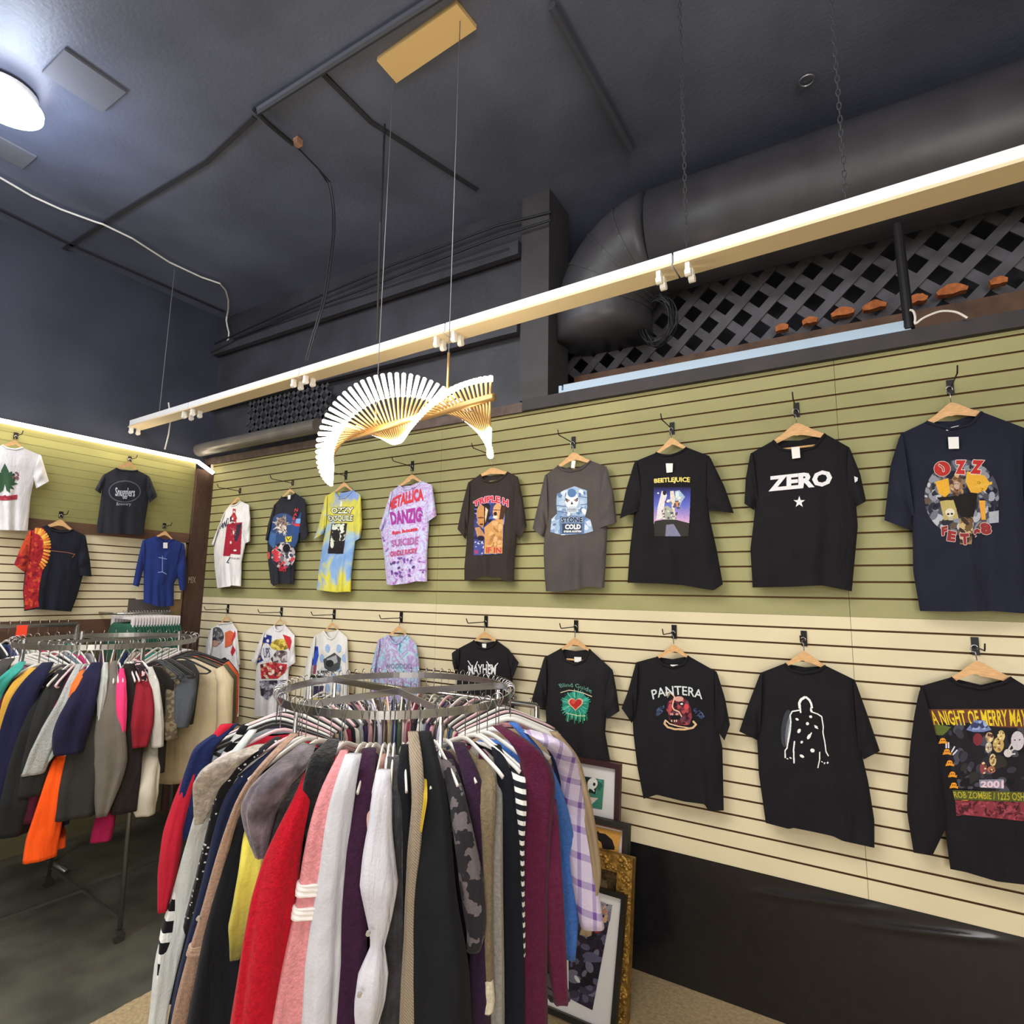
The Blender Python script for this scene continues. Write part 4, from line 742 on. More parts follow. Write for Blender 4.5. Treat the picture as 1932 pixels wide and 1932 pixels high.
for k in range(80):
    a = rs.rand()*6.28; r0, r1 = 190+40*rs.rand(), 330+140*rs.rand(); c.line([(900+r0*math.cos(a), 940+r0*math.sin(a)), (900+r1*math.cos(a), 960+r1*math.sin(a)*1.05)], 16, ['3aa88c', '6fd0b4', '1f6a58', '46b8b0'][k % 4])
for k in range(16): c.line([(640+k*40, 1250), (620+k*42, 1380+150*rs.rand())], 26, ['2f8a68', '78c8a4', '1f5c48'][k % 3])
hp_ = [(900+16*11.5*math.sin(a)**3, 930-11.5*(13*math.cos(a)-5*math.cos(2*a)-2*math.cos(3*a)-math.cos(4*a))) for a in np.linspace(0, 6.283, 40)]; c.poly([(900+(x-900)*1.25, 940+(y-940)*1.2) for x, y in hp_], 'e8b09a'); c.poly(hp_, 'b8302c'); c.ell(830, 870, 60, 70, 'd85048')
c.text('Blind Guide', [(380, 330), (1400, 480), (1380, 620), (440, 440)], '6fa898', .0, arch=90); c.line([(450, 590), (700, 520), (900, 540), (1150, 610), (1390, 710)], 24, 'e0d4b4'); c.line([(620, 1210), (950, 1290), (1200, 1300)], 22, 'cfd8a8'); c.build('printed_graphic', sf, o)
o, sf = shirt(TH, BLK, 'black t-shirt with arched pale band name above a red snake-wrapped skull', (850, 385), (1000, 345), [(1040, 400), (1120, 425), (1200, 400)], (1235, 340), (1440, 455), [(825, 780), (830, 900), (860, 1150), (905, 1380)], [(1455, 900), (1480, 1000), (1490, 1470)], [(905, 1380), (1000, 1350), (1200, 1400), (1350, 1420), (1380, 1470), (1490, 1465)],
    ([(790, 600), (745, 720)], [(835, 770), (820, 830)]), ([(1500, 650), (1535, 840)], [(1440, 880), (1495, 955)]), peak=(1125, 250), hook=H(6, 1), hlab=nl_[6], group=GB, seed=17, nk=5, tags=[((1100, 402), (1160, 402), (1158, 420), (1110, 420))])
TS = (1220, 1280, .06211); c = Canvas(TS, (110, 180, 1800, 1650), .45)
for q in ((400, 980, 200, 90, -.9), (1600, 1080, 230, 90, .8)): mm_ = c.em(*q); c.blobs(mm_, ['3c4868', '2a3450', '566488'], 26, 14, 30, 2.5, seed=3)
sk = c.pm([(820, 560), (1050, 540), (1250, 680), (1350, 900), (1380, 1200), (1300, 1420), (900, 1420), (680, 1250), (660, 1050), (590, 940), (650, 720), (760, 640)]); c.fill(sk, '5a2630'); c.blobs(sk, ['8a3a44', '3c1a24', 'a84a50', '6a4050'], 46, 18, 60, seed=5)
c.ell(980, 620, 140, 80, 'd8a094'); c.ell(1060, 770, 80, 70, '1c1420'); c.ell(1065, 775, 42, 30, 'f0e0e4'); c.ell(860, 800, 70, 60, '1c1420'); c.ell(1210, 850, 70, 80, 'd84a4c'); c.ell(720, 880, 60, 120, 'b84a54'); c.poly([(690, 1120), (1060, 1130), (1000, 1250), (720, 1240)], '17121c')
for x in (740, 790, 900, 945): c.ell(x, 1085, 18, 34, 'e8b8a8')
for x in (760, 850, 910): c.ell(x, 1290, 20, 34, 'e0c4a4')
c.line([(740, 450), (850, 560), (800, 740), (780, 860), (830, 950), (980, 1010), (1060, 1150)], 36, 'e8bca0'); c.line([(570, 1280), (540, 1370), (640, 1480), (850, 1540), (1150, 1550), (1400, 1500), (1500, 1400), (1420, 1310)], 60, 'd8b48c'); c.line([(590, 1280), (700, 1380), (950, 1450), (1250, 1500)], 34, 'eac8a4'); c.poly([(560, 410), (710, 400), (740, 450), (640, 600), (580, 500)], '8a7a70'); c.poly([(560, 410), (700, 400), (690, 450), (580, 470)], 'd8c8b0')
c.text('PANTERA', [(130, 360), (1710, 370), (1690, 640), (190, 640)], 'd4dcdc', .012, arch=140); c.build('printed_graphic', sf, o)
o, sf = shirt(TM, BLK, 'black t-shirt with white glowing outline of a standing figure', (185, 405), (340, 345), [(380, 390), (460, 410), (550, 395)], (605, 360), (790, 450), [(165, 830), (175, 1050), (220, 1365)], [(840, 950), (875, 1100), (915, 1350), (915, 1525)], [(220, 1365), (370, 1405), (400, 1395), (650, 1450), (710, 1480), (915, 1525)],
    ([(110, 600), (50, 780)], [(170, 790), (165, 835)]), ([(880, 700), (950, 905)], [(825, 900), (845, 960)]), peak=(465, 265), hook=H(7, 1), hlab=nl_[7], group=GB, seed=18, nk=5, tags=[((440, 413), (500, 416), (500, 450), (440, 446))])
TF = (1460, 1300, .08281); c = Canvas(TF, (150, 150, 1280, 1820), .45)
rs = np.random.RandomState(3); mk = c.em(290, 900, 120, 430, .1) & (np.random.RandomState(1).rand(*c.X.shape) < .8); c.fill(mk, '43464f'); c.fill(c.em(330, 950, 60, 340, .12), '6c7078'); c.fill(c.em(350, 1000, 30, 260, .12), 'a4a8ae')
W_ = 'eef0f0'
c.line([(700, 190), (620, 240), (580, 320), (590, 420)], 60, W_); c.line([(740, 190), (810, 250), (850, 330), (870, 420)], 46, W_); c.line([(830, 440), (860, 510)], 50, W_); c.line([(600, 480), (420, 510), (370, 600), (385, 750), (370, 950), (330, 1150), (300, 1350), (255, 1400), (260, 1560)], 30, W_); c.line([(860, 520), (1000, 570), (1090, 630), (1125, 850), (1120, 1000), (1160, 1200), (1190, 1430), (1240, 1520)], 26, W_)
c.line([(470, 1200), (450, 1380), (460, 1680)], 34, W_); c.line([(1045, 1440), (1045, 1600), (1005, 1790)], 24, W_); c.line([(600, 420), (610, 530)], 36, W_)
for q in ((840, 630, 36, 30), (765, 790, 36, 36), (960, 850, 50, 16), (970, 885, 50, 14), (575, 955, 36, 55), (800, 1085, 36, 66), (840, 1030, 18, 50), (635, 1210, 28, 32), (880, 1400, 50, 44), (640, 1530, 56, 30), (530, 690, 40, 26), (380, 1570, 30, 14), (310, 1590, 24, 12), (1100, 1660, 24, 10), (1155, 1690, 14, 24), (1225, 1680, 20, 24)): c.ell(*q, W_, .5)
c.poly([(700, 260), (640, 320), (640, 560), (820, 560), (830, 400), (770, 290)], '17161c'); c.build('printed_figure', sf, o)
o, sf = shirt(TM, '211f23', 'black long-sleeve shirt with yellow lettering and a dark monster band picture', (1205, 490), (1400, 435), [(1450, 480), (1600, 508), (1740, 470)], (1795, 435), (2000, 560), [(1290, 950), (1365, 1400), (1400, 1660)], [(2010, 1100), (2050, 1780)], [(1400, 1660), (1500, 1680), (1700, 1740), (2050, 1780)],
    ([(1165, 700), (1140, 900), (1120, 1280), (1165, 1555)], [(1330, 950), (1395, 1350), (1285, 1575)]), ([(2150, 900), (2200, 1600)], [(2000, 1000), (2060, 1600)]), peak=(1570, 325), hook=H(8, 1), hlab=nl_[8], group=GB, seed=19, nk=14, name='long_sleeve_shirt', cat='shirt', fold=.007)
TZ = (1740, 1320, .12938); c = Canvas(TZ, (80, 110, 1640, 1790), .55)
pic = c.pm([(90, 140), (1640, 130), (1640, 1400), (540, 1290), (300, 700)]); c.fill(pic, '211f25'); c.blobs(pic, ['2c2b33', '3a3944', '1a191e', '34302e', '4a4a58'], 90, 20, 70, seed=3)
c.poly([(90, 140), (1640, 130), (1640, 420), (1100, 400), (700, 340), (240, 330), (200, 520)], '6a4030'); c.poly([(180, 350), (420, 400), (300, 520), (200, 520)], '5c6a30')
c.text('A NIGHT OF MERRY MAYHEM', [(95, 160), (1760, 140), (1760, 400), (170, 370)], 'e6c830', .02)
c.poly([(640, 440), (760, 300), (900, 300), (1010, 440), (900, 470), (740, 470)], '7080b0'); c.blobs(c.pm([(640, 440), (760, 300), (900, 300), (1010, 440)]), ['9aacd8', '3a4060'], 14, 14, 40, seed=2); c.ell(810, 580, 70, 90, '7a3038')
for q, cc in (((980, 550, 60, 75), 'c4a484'), ((1150, 530, 55, 80), 'dcc884'), ((1110, 660, 80, 110), 'c8a868'), ((970, 700, 50, 80), 'b8b4a8'), ((1030, 880, 50, 90), 'cfb880'), ((1010, 1020, 60, 50), 'b87058'), ((890, 1000, 50, 90), '8a4448')): c.ell(*q, cc); c.blobs(c.em(*q), ['8a6a4a', 'e8d4a0', '5a3a30'], 8, 8, 18, seed=int(q[0]))
c.ell(1390, 600, 95, 140, 'd0c8d4'); c.ell(1350, 590, 14, 9, '3a3440'); c.ell(1420, 585, 14, 9, '3a3440'); c.ell(1250, 780, 60, 60, 'd4d0cc'); 
for p in ([(1230, 780), (1300, 650)], [(1260, 780), (1360, 700)], [(1260, 800), (1350, 790)]): c.line(p, 22, 'd4d0cc')
for p in ([(350, 620), (350, 700)], [(385, 630), (385, 700)], [(470, 690), (430, 760)], [(505, 740), (450, 800)]): c.line(p, 20, 'e0dcec')
for x, y in ((300, 595), (360, 755), (400, 920), (440, 1085), (460, 1245), (630, 1455)): c.ell(x, y, 42, 36, 'e89a30'); c.line([(x-55, y+40), (x+60, y+25)], 16, 'e89a30'); c.line([(x-50, y+20), (x+60, y+45)], 14, 'e89a30'); c.ell(x-14, y, 9, 9, '5a2a10'); c.ell(x+16, y, 9, 9, '5a2a10')
c.poly([(830, 1170), (1190, 1160), (1190, 1300), (840, 1280)], '8a8aa0'); c.text('2001', [(850, 1190), (1190, 1175), (1190, 1295), (850, 1280)], 'e8c8d4', .04)
c.poly([(440, 1320), (1640, 1350), (1640, 1500), (470, 1460)], '55582a'); c.text('ROB ZOMBIE / 1225 OSHOC', [(450, 1340), (1640, 1360), (1640, 1485), (470, 1430)], 'b4a838', .015)
rd = c.pm([(480, 1470), (1640, 1500), (1640, 1790), (600, 1680), (500, 1700)]); c.fill(rd, '8a3844'); c.blobs(rd, ['a04a54', '6a2a34', '4a2028'], 120, 6, 22, 2.5, seed=5); c.build('printed_graphic', sf, o)
# --- back wall
GCn = ['white', 'black', 'red', 'blue']
def HB(i): q = [(30, 822), (245, 866), (115, 971), (310, 992)][i]; return q
o, sf = shirt(TB, 'e2e0e2', 'white t-shirt with green leaf print at the left edge, back wall', (-150, 420), (15, 350), [(60, 378), (130, 388)], (190, 372), (340, 435), [(-110, 690), (-90, 1050)], [(290, 600), (250, 800), (230, 1055)], [(-90, 1050), (230, 1060)],
    ([(-230, 620)], [(-110, 640), (-130, 700)]), ([(405, 650)], [(275, 610), (300, 710)]), peak=(125, 305), wall='B', hook=HB(0), hlab=nb[0], group=GC, seed=21)
c = Canvas(TB, (-60, 480, 180, 820), .45)
for a, r in ((-90, 170), (-60, 120), (-120, 120), (-30, 110), (-150, 110), (0, 110), (180, 110), (30, 90), (150, 90), (60, 90), (120, 90)):
    x, y = 40, 670; ar = math.radians(a); dx, dy = math.cos(ar), math.sin(ar); k = 34 if a < 0 else 16; c.poly([(x, y), (x+dx*r*.6-dy*k, y+dy*r*.6+dx*k), (x+dx*r, y+dy*r), (x+dx*r*.6+dy*k, y+dy*r*.6-dx*k)], '3a5a40')
c.poly([(-50, 770), (60, 772), (145, 760), (142, 800), (60, 808), (-50, 806)], 'a83a48'); c.blobs(c.pm([(-50, 770), (145, 760), (142, 800), (-50, 806)]), ['c8626c', '8a2c3a'], 16, 3, 8); c.blobs(c.em(130, 610, 30, 40), ['3a3a44', '8a5a68'], 6, 5, 14); c.build('printed_graphic', sf, o)
o, sf = shirt(TB, '2d2e35', 'black t-shirt with oval text logo under the light strip, back wall', (850, 600), (960, 540), [(1000, 558), (1100, 566)], (1140, 560), (1240, 610), [(840, 760), (805, 1000), (805, 1080)], [(1230, 820), (1200, 1000), (1190, 1095)], [(805, 1080), (1000, 1085), (1190, 1095)],
    ([(785, 720)], [(845, 700), (835, 755)]), ([(1305, 775)], [(1220, 760), (1240, 830)]), peak=(1075, 480), wall='B', hook=HB(1), hlab=nb[1], group=GC, seed=22, tags=[((1040, 578), (1062, 578), (1062, 592), (1040, 592))])
c = Canvas(TB, (890, 635, 1175, 865), .35); e1 = c.em(1033, 735, 135, 92); e2 = c.em(1033, 735, 124, 82); c.fill(e1 & ~e2, '5a5a66'); c.text('Snugglers', [(955, 700), (1120, 705), (1115, 800), (955, 795)], 'c9ccd8', .02); c.text('Brewery', [(965, 825), (1085, 825), (1085, 858), (965, 858)], 'a8aab8', .0); c.build('printed_lettering', sf, o)
o, sf = shirt(TB, '24262f', 'navy t-shirt with red and orange tie-dye half on its left side', (240, 1060), (385, 1015), [(430, 1055), (490, 1072), (560, 1068)], (605, 1050), (710, 1100), [(205, 1410), (190, 1550), (200, 1725)], [(690, 1420), (640, 1600), (590, 1730)], [(200, 1725), (300, 1710), (590, 1730)],
    ([(170, 1200), (115, 1340)], [(225, 1360), (210, 1410)], dye('dye_red', ['7a1c26', 'a02a2c', 'c8502c', '9a2228'], 14)), ([(745, 1300), (760, 1440)], [(640, 1340), (650, 1430)]), peak=(505, 965), wall='B', hook=HB(2), hlab=nb[2], group=GC, seed=23)
c = Canvas(TB, (192, 1035, 425, 1722), .45); rp = c.pm([(250, 1062), (350, 1030), (390, 1080), (415, 1180), (405, 1280), (350, 1400), (330, 1500), (315, 1640), (325, 1690), (205, 1715), (195, 1560), (215, 1400)]); c.fill(rp, '9c2028'); c.blobs(rp, ['b4282c', '7c1820', 'c04a2c', 'a42428', '8c1c24'], 170, 4, 14, seed=2)
for k, a in enumerate(np.linspace(-1.5, 1.0, 17)): x, y = 290+125*math.cos(a), 1185+150*math.sin(a)+(max(0, a)*60); c.line([(x-46*math.cos(a), y-40*math.sin(a)), (x, y)], 17, ['e8a040', 'dc7a30', 'f0bc58'][k % 3])
c.build('dyed_half', sf, o, label='red and orange tie-dyed half')
c = Canvas(TB, (420, 1200, 640, 1300), .4); c.line([(425, 1225), (560, 1240), (620, 1255), (600, 1280)], 7, '8a5a50'); c.build('printed_line', sf, o)
o, sf = shirt(TB, '2b3a78', 'royal blue button-front jersey with pale anchor print, back wall', (1180, 1140), (1290, 1105), [(1335, 1150), (1370, 1195), (1400, 1150)], (1435, 1130), (1530, 1170), [(1190, 1450), (1190, 1650)], [(1475, 1430), (1440, 1500), (1440, 1680)], [(1190, 1650), (1320, 1690), (1440, 1680)],
    ([(1130, 1350), (1100, 1510)], [(1195, 1360), (1150, 1525)]), ([(1545, 1350), (1540, 1555)], [(1465, 1400), (1490, 1550)]), peak=(1370, 1060), wall='B', hook=HB(3), hlab=nb[3], group=GC, seed=24, tags=[((1352, 1158), (1387, 1158), (1387, 1205), (1352, 1205), 1)], name='jersey', cat='shirt')
c = Canvas(TB, (1295, 1250, 1400, 1430), .4); c.line([(1345, 1270), (1345, 1400)], 6, '8fa4d8'); c.line([(1315, 1280), (1380, 1295)], 6, '8fa4d8'); c.line([(1310, 1405), (1345, 1400), (1380, 1420)], 7, '8fa4d8'); c.build('printed_anchor', sf, o)
#PART4
# ---------------------------------------------------------------- round racks full of clothes
def pmat(key, kind, c1, c2, s=30):
    m = mat(key, c1, .95, bump=(100, .3, 9), spec=.15, sheen=.1); nt = m.node_tree; b = nt.nodes['Principled BSDF']; N = nt.nodes.new; Lk = nt.links.new
    tc = N('ShaderNodeTexCoord'); sp = N('ShaderNodeSeparateXYZ'); Lk(tc.outputs['Object'], sp.inputs[0])
    def ma(op, a, bb=None):
        q = N('ShaderNodeMath'); q.operation = op
        for i, v in enumerate((a, bb)):
            if v is None: continue
            if isinstance(v, (int, float)): q.inputs[i].default_value = v
            else: Lk(v, q.inputs[i])
        return q.outputs[0]
    z = sp.outputs[2]; xy = ma('ADD', ma('MULTIPLY', sp.outputs[0], .8), ma('MULTIPLY', sp.outputs[1], .6))
    if kind == 'hstripe': f_ = ma('LESS_THAN', ma('FRACT', ma('MULTIPLY', ma('ADD', z, ma('MULTIPLY', xy, .25)), s)), .45)
    elif kind == 'vstripe': f_ = ma('LESS_THAN', ma('FRACT', ma('MULTIPLY', xy, s)), .5)
    elif kind == 'diag': f_ = ma('LESS_THAN', ma('FRACT', ma('MULTIPLY', ma('ADD', xy, z), s)), .4)
    elif kind == 'plaid':
        a = ma('LESS_THAN', ma('ABSOLUTE', ma('SUBTRACT', ma('FRACT', ma('MULTIPLY', ma('ADD', z, ma('MULTIPLY', xy, .3)), s)), .5)), .13)
        c = ma('LESS_THAN', ma('ABSOLUTE', ma('SUBTRACT', ma('FRACT', ma('MULTIPLY', ma('ADD', xy, .02), s*1.7)), .5)), .13)
        f_ = ma('MULTIPLY', ma('ADD', a, c), .5)
    elif kind == 'dots':
        v = N('ShaderNodeTexVoronoi'); v.inputs['Scale'].default_value = s; Lk(tc.outputs['Object'], v.inputs[0]); f_ = ma('LESS_THAN', v.outputs[0], .22)
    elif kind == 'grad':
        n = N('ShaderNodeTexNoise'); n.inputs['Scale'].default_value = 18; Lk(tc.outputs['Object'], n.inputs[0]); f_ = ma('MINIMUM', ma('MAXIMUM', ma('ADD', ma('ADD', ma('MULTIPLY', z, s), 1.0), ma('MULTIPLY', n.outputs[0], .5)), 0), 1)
    else:
        n = N('ShaderNodeTexNoise'); n.inputs['Scale'].default_value = s; n.inputs['Detail'].default_value = 3; Lk(tc.outputs['Object'], n.inputs[0]); f_ = ma('GREATER_THAN', n.outputs[0], .52)
    mx = N('ShaderNodeMix'); mx.data_type = 'RGBA'; Lk(f_, mx.inputs[0]); mx.inputs[6].default_value = (*lin(c1), 1); mx.inputs[7].default_value = (*lin(c2), 1)
    Lk(mx.outputs[2], b.inputs['Base Color']); return m
def gm(spec):
    if isinstance(spec, str): return fabric(spec)
    if len(spec) == 2: return fabric(spec[1], spec[0])
    return pmat('_'.join(map(str, spec)), *spec)
def cylpt(px, py, c, R):
    d = ray(np.array([float(px)]), np.array([float(py)]))[0]; a = d[0]**2+d[1]**2; b = -2*(d[0]*c[0]+d[1]*c[1]); k = c[0]**2+c[1]**2-R*R
    D = b*b-4*a*k; tt = (-b-math.sqrt(D))/(2*a) if D > 0 else -b/(2*a)
    return C0+d*tt
def sweep(cs, ws, ths, name, m, parent, seed=0, fold=.09, n=36):
    """elliptical cloth tube with folds; cs centres, ws half widths (across the view), ths half thickness"""
    rs = np.random.RandomState(seed); ph = rs.rand(5)*6.28; k = 34
    cs = smoothp(cs, k, 3); t0 = np.linspace(0, 1, len(ws)); 
    ws = np.interp(np.linspace(0, 1, k), t0, ws); ths = np.interp(np.linspace(0, 1, k), t0, ths)
    v = []
    for i in range(k):
        vd = cs[i]-C0; vd[2] = 0; vd /= np.linalg.norm(vd); rt = np.array([vd[1], -vd[0], 0]); s = i/(k-1)
        for j in range(n):
            a = 2*math.pi*j/n; e = 1+fold*min(1, .4+s)*(math.sin(3*a+ph[0]+1.4*s)+.6*math.sin(5*a+ph[1]-2*s)+.35*math.sin(9*a+ph[2]+5*s))+.03*math.sin(14*s+ph[3]+2*a)
            x = math.copysign(abs(math.cos(a))**.85, math.cos(a)); y = math.copysign(abs(math.sin(a))**.85, math.sin(a))
            v.append(cs[i]+rt*x*ws[i]*(1+(e-1)*.35)-vd*y*ths[i]*e)
    f = [(i*n+j, i*n+(j+1) % n, (i+1)*n+(j+1) % n, (i+1)*n+j) for i in range(k-1) for j in range(n)]+[tuple(range(n))[::-1], tuple((k-1)*n+j for j in range(n))]
    return meshobj(name, v, f, m, parent)
# shared hanger shapes (local x = outward)
def hanger_meshes(kind):
    wd = {'flat': .0045, 'tube': .005}[kind]
    hk = MB().tube([(0, 0, -.108), (0, 0, -.03)]+[(.0+.017*math.cos(a)-.0, 0, .004+.017*math.sin(a)) for a in np.linspace(-.3, math.pi+.2, 9)], .0018, 6)
    hk.v = [(x, y, z) for x, y, z in hk.v]
    arms = MB(); pts = [(-.205, 0, -.165), (-.19, 0, -.155), (-.10, 0, -.118), (-.03, 0, -.09), (0, 0, -.082), (.03, 0, -.09), (.10, 0, -.118), (.19, 0, -.155), (.205, 0, -.165)]
    arms.tube(smoothp(pts, 20, 1), .008 if kind == 'flat' else .006, 10)
    if kind == 'tube': arms.tube([(-.203, 0, -.166), (-.18, 0, -.178), (0, 0, -.18), (.18, 0, -.178), (.203, 0, -.166)], .005, 8)
    else: arms.v = [(x, y*.5, z) for x, y, z in arms.v]
    arms.v = [(x, y, z-.022) for x, y, z in arms.v]
    return hk, arms
_HM = {}
def hanger(pos, phi, kind, col, label, group):
    if kind not in _HM:
        hk, ar = hanger_meshes(kind); a = hk.build('hook', M_CHROME, None, True); b = ar.build('arms', M_WHITEPL, None, True); _HM[kind] = (a.data, b.data)
        for q in (a, b): bpy.data.objects.remove(q)
    o = thing('clothes_hanger', pos, label, 'hanger', group); o.rotation_euler = (0, 0, phi)
    for nmx, me, mm_ in (('hook', _HM[kind][0], None), ('arms', _HM[kind][1], col)):
        c_ = bpy.data.objects.new(nmx, me); COL.objects.link(c_); c_.parent = o
        if mm_: c_.material_slots[0].link = 'OBJECT'; c_.material_slots[0].material = mm_
    return o
# generic garment hung in a vertical plane (shared mesh per length)
_PG = {}
def plain_garment(pos, phi, spec, length, label, cat, group, name='top', sleeve=.45):
    key = (round(length, 2), sleeve)
    if key not in _PG:
        rows = [(-.135, .05, .010), (-.16, .12, .013), (-.195, .205, .017), (-.25, .215, .024), (-.35, .205, .03), (-.35-(length-.35)*.5, .21, .034), (-length, .22, .036)]; v = []; n = 26
        rows = resamp(rows, 16)
        for i, (z, w_, t_) in enumerate(rows):
            for j in range(n):
                a = 2*math.pi*j/n; v.append((w_*math.cos(a), t_*math.sin(a)*(1+.3*math.sin(7*a+i*.3))+.004*math.sin(a*3), z))
        k = len(rows); f = [(i*n+j, (i+1)*n+j, (i+1)*n+(j+1) % n, i*n+(j+1) % n) for i in range(k-1) for j in range(n)]+[tuple(range(n)), tuple((k-1)*n+j for j in range(n))[::-1]]
        b = meshobj('body', v, f, M_WHITEPL)
        sl = []
        for sgn in ((1, -1) if sleeve else ()):
            s_ = MB().tube([(sgn*.19, .01, -.17), (sgn*.225, .01, -.22), (sgn*.24, .015, -.22-sleeve*.5), (sgn*.235, .02, -.2-sleeve)], [.03, .045, .042, .036], 14).build('sleeve', M_WHITEPL, None, True); sl.append(s_)
        _PG[key] = [('body', b.data)]+[('sleeve', x.data) for x in sl]
        for q in [b]+sl: bpy.data.objects.remove(q)
    o = thing(name, pos, label, cat, group); o.rotation_euler = (0, 0, phi); m = gm(spec)
    for nmx, me in _PG[key]:
        c_ = bpy.data.objects.new(nmx, me); COL.objects.link(c_); c_.parent = o; c_.material_slots[0].link = 'OBJECT'; c_.material_slots[0].material = m
    return o
M_STEEL = mat('rack_steel', '9a9892', .3, .9, bump=(12, .1))
def ring_band(c, R, z, h=.027, th=.006, name='ring', parent=None, m=M_CHROME):
    v = []; n = 96
    for k in range(n):
        a = 2*math.pi*k/n
        for rr, zz in ((R-th/2, z-h), (R+th/2, z-h), (R+th/2, z), (R-th/2, z)): v.append((c[0]+rr*math.cos(a), c[1]+rr*math.sin(a), zz))
    f = [(k*4+j, k*4+(j+1) % 4, ((k+1) % n)*4+(j+1) % 4, ((k+1) % n)*4+j) for k in range(n) for j in range(4)]
    return meshobj(name, v, f, m, parent, False)
def caster(c, name, parent):
    mb = MB(); mb.tube([c+[-.012, 0, .028], c+[.012, 0, .028]], .028, 18); mb.box(c+[-.018, -.012, .03], c+[.018, .012, .062]); return mb.build(name, mat('caster_metal', '6c6b64', .3, .8), parent)
BW, WH, PK = mat('black_velvet', '141416', .9, sheen=.6), mat('white_plastic', 'e9e6df', .4), mat('pink_plastic', 'eac2c6', .45)
HC = {'w': (WH, 'flat', 'white plastic'), 'b': (BW, 'tube', 'black velvet'), 'p': (PK, 'tube', 'pink plastic'), 'g': (mat('clear_grey_plastic', 'b8b9b4', .3), 'flat', 'pale grey plastic')}
def rack_set(c, R, zr, items, where, group, zoff=0):
    angs = []
    for i, it in enumerate(items):
        T, spec, desc, pts, cat = it[:5]; op = it[5] if len(it) > 5 else {}
        ro = op.get('ro', 0); cs, ws, ths = [], [], []; np_ = len(pts)
        for k, (x, y, w_) in enumerate(pts):
            Rk = op['R'][k] if 'R' in op else (R+.07 if k == 0 else R+.17 if k == 1 and np_ > 3 else R+.205)
            q = cylpt(T[0]+x*T[2], T[1]+y*T[2], c, Rk+ro); dp = (q-C0)@F; hw = w_*T[2]/2*dp/FL; cs.append(q); ws.append(hw*1.08); ths.append(min(.055, max(.012, hw*.75)))
        if T[1]+pts[-1][1]*T[2] > 1915: cs.append(cs[-1]+[0, 0, -.12]); ws.append(ws[-1]); ths.append(ths[-1])
        a0 = math.atan2(cs[0][1]-c[1], cs[0][0]-c[0])
        if 'ang' in op: a0 = op['ang']
        angs.append(a0); nmk = op.get('name', cat.replace(' ', '_').replace('-', '_'))
        o = thing(nmk, cs[0], desc+' on the '+where, cat, group); m = gm(spec)
        for q_ in range(len(ths)): ths[q_] = ths[q_]*op.get('th', 1)
        sw = sweep(cs, ws, ths, op.get('part', 'sleeve'), m, o, seed=i*3+1, fold=op.get('fold', .15))
        for y0, y1, bc in op.get('bands', ()):
            P3 = np.array(cs); ys = np.array([p[1] for p in pts]+([pts[-1][1]+200] if len(cs) > np_ else [])); 
            yy = np.linspace(y0, y1, 4); bb = [np.array([np.interp(y, ys, P3[:, d]) for d in range(3)]) for y in yy]; ww = [np.interp(y, ys, ws)*1.09+.001 for y in yy]; tt_ = [np.interp(y, ys, ths)*1.16+.003 for y in yy]
            sweep(bb, ww, tt_, 'stripe_band', gm(bc), o, seed=i*3+1, fold=.05)
        for (bx, by) in op.get('buttons', ()):
            q = cylpt(T[0]+bx*T[2], T[1]+by*T[2], c, R+.205+ro+.05); MB().tube([q-F*.004, q+F*.004], .006, 12).build('button', mat('pearl_button', 'b8b4aa', .3, .3), o)
        if op.get('body', True):
            zb = min(cs[-1][2]+op.get('hem', .05), zr-.45) if not 'zb' in op else op['zb']; dr = np.array([math.cos(a0), math.sin(a0), 0]); tg_ = np.array([-dr[1], dr[0], 0]); v = []; n = 20
            rows = [(zr-.145, R-.05, R+.04, .010), (zr-.185, R-.14, R+.13, .014), (zr-.22, R-.19, R+.175, .020), (zr-.35, R-.19, R+.165, .03), (zb, R-.19, R+.17, .034)]
            rows = resamp(rows, 12)
            for ii, (z, r0, r1, t_) in enumerate(rows):
                for j in range(n):
                    a = 2*math.pi*j/n; rr = (r0+r1)/2+(r1-r0)/2*math.cos(a); q = np.array([c[0], c[1], 0])+dr*rr+tg_*(t_*math.sin(a)*(1+.3*math.sin(5*a+ii*.4+i))); v.append((q[0], q[1], z))
            k = len(rows); f = [(p*n+j, (p+1)*n+j, (p+1)*n+(j+1) % n, p*n+(j+1) % n) for p in range(k-1) for j in range(n)]+[tuple(range(n)), tuple((k-1)*n+j for j in range(n))[::-1]]
            meshobj('body', v, f, m if not op.get('bodym') else gm(op['bodym']), o)
        hc = HC[op.get('h', 'w')]
        if op.get('hang', True): hanger((c[0]+R*math.cos(a0), c[1]+R*math.sin(a0), zr), a0, hc[1], hc[0], hc[2]+' hanger holding the '+desc, group.replace('clothes', 'hangers'))
    return angs
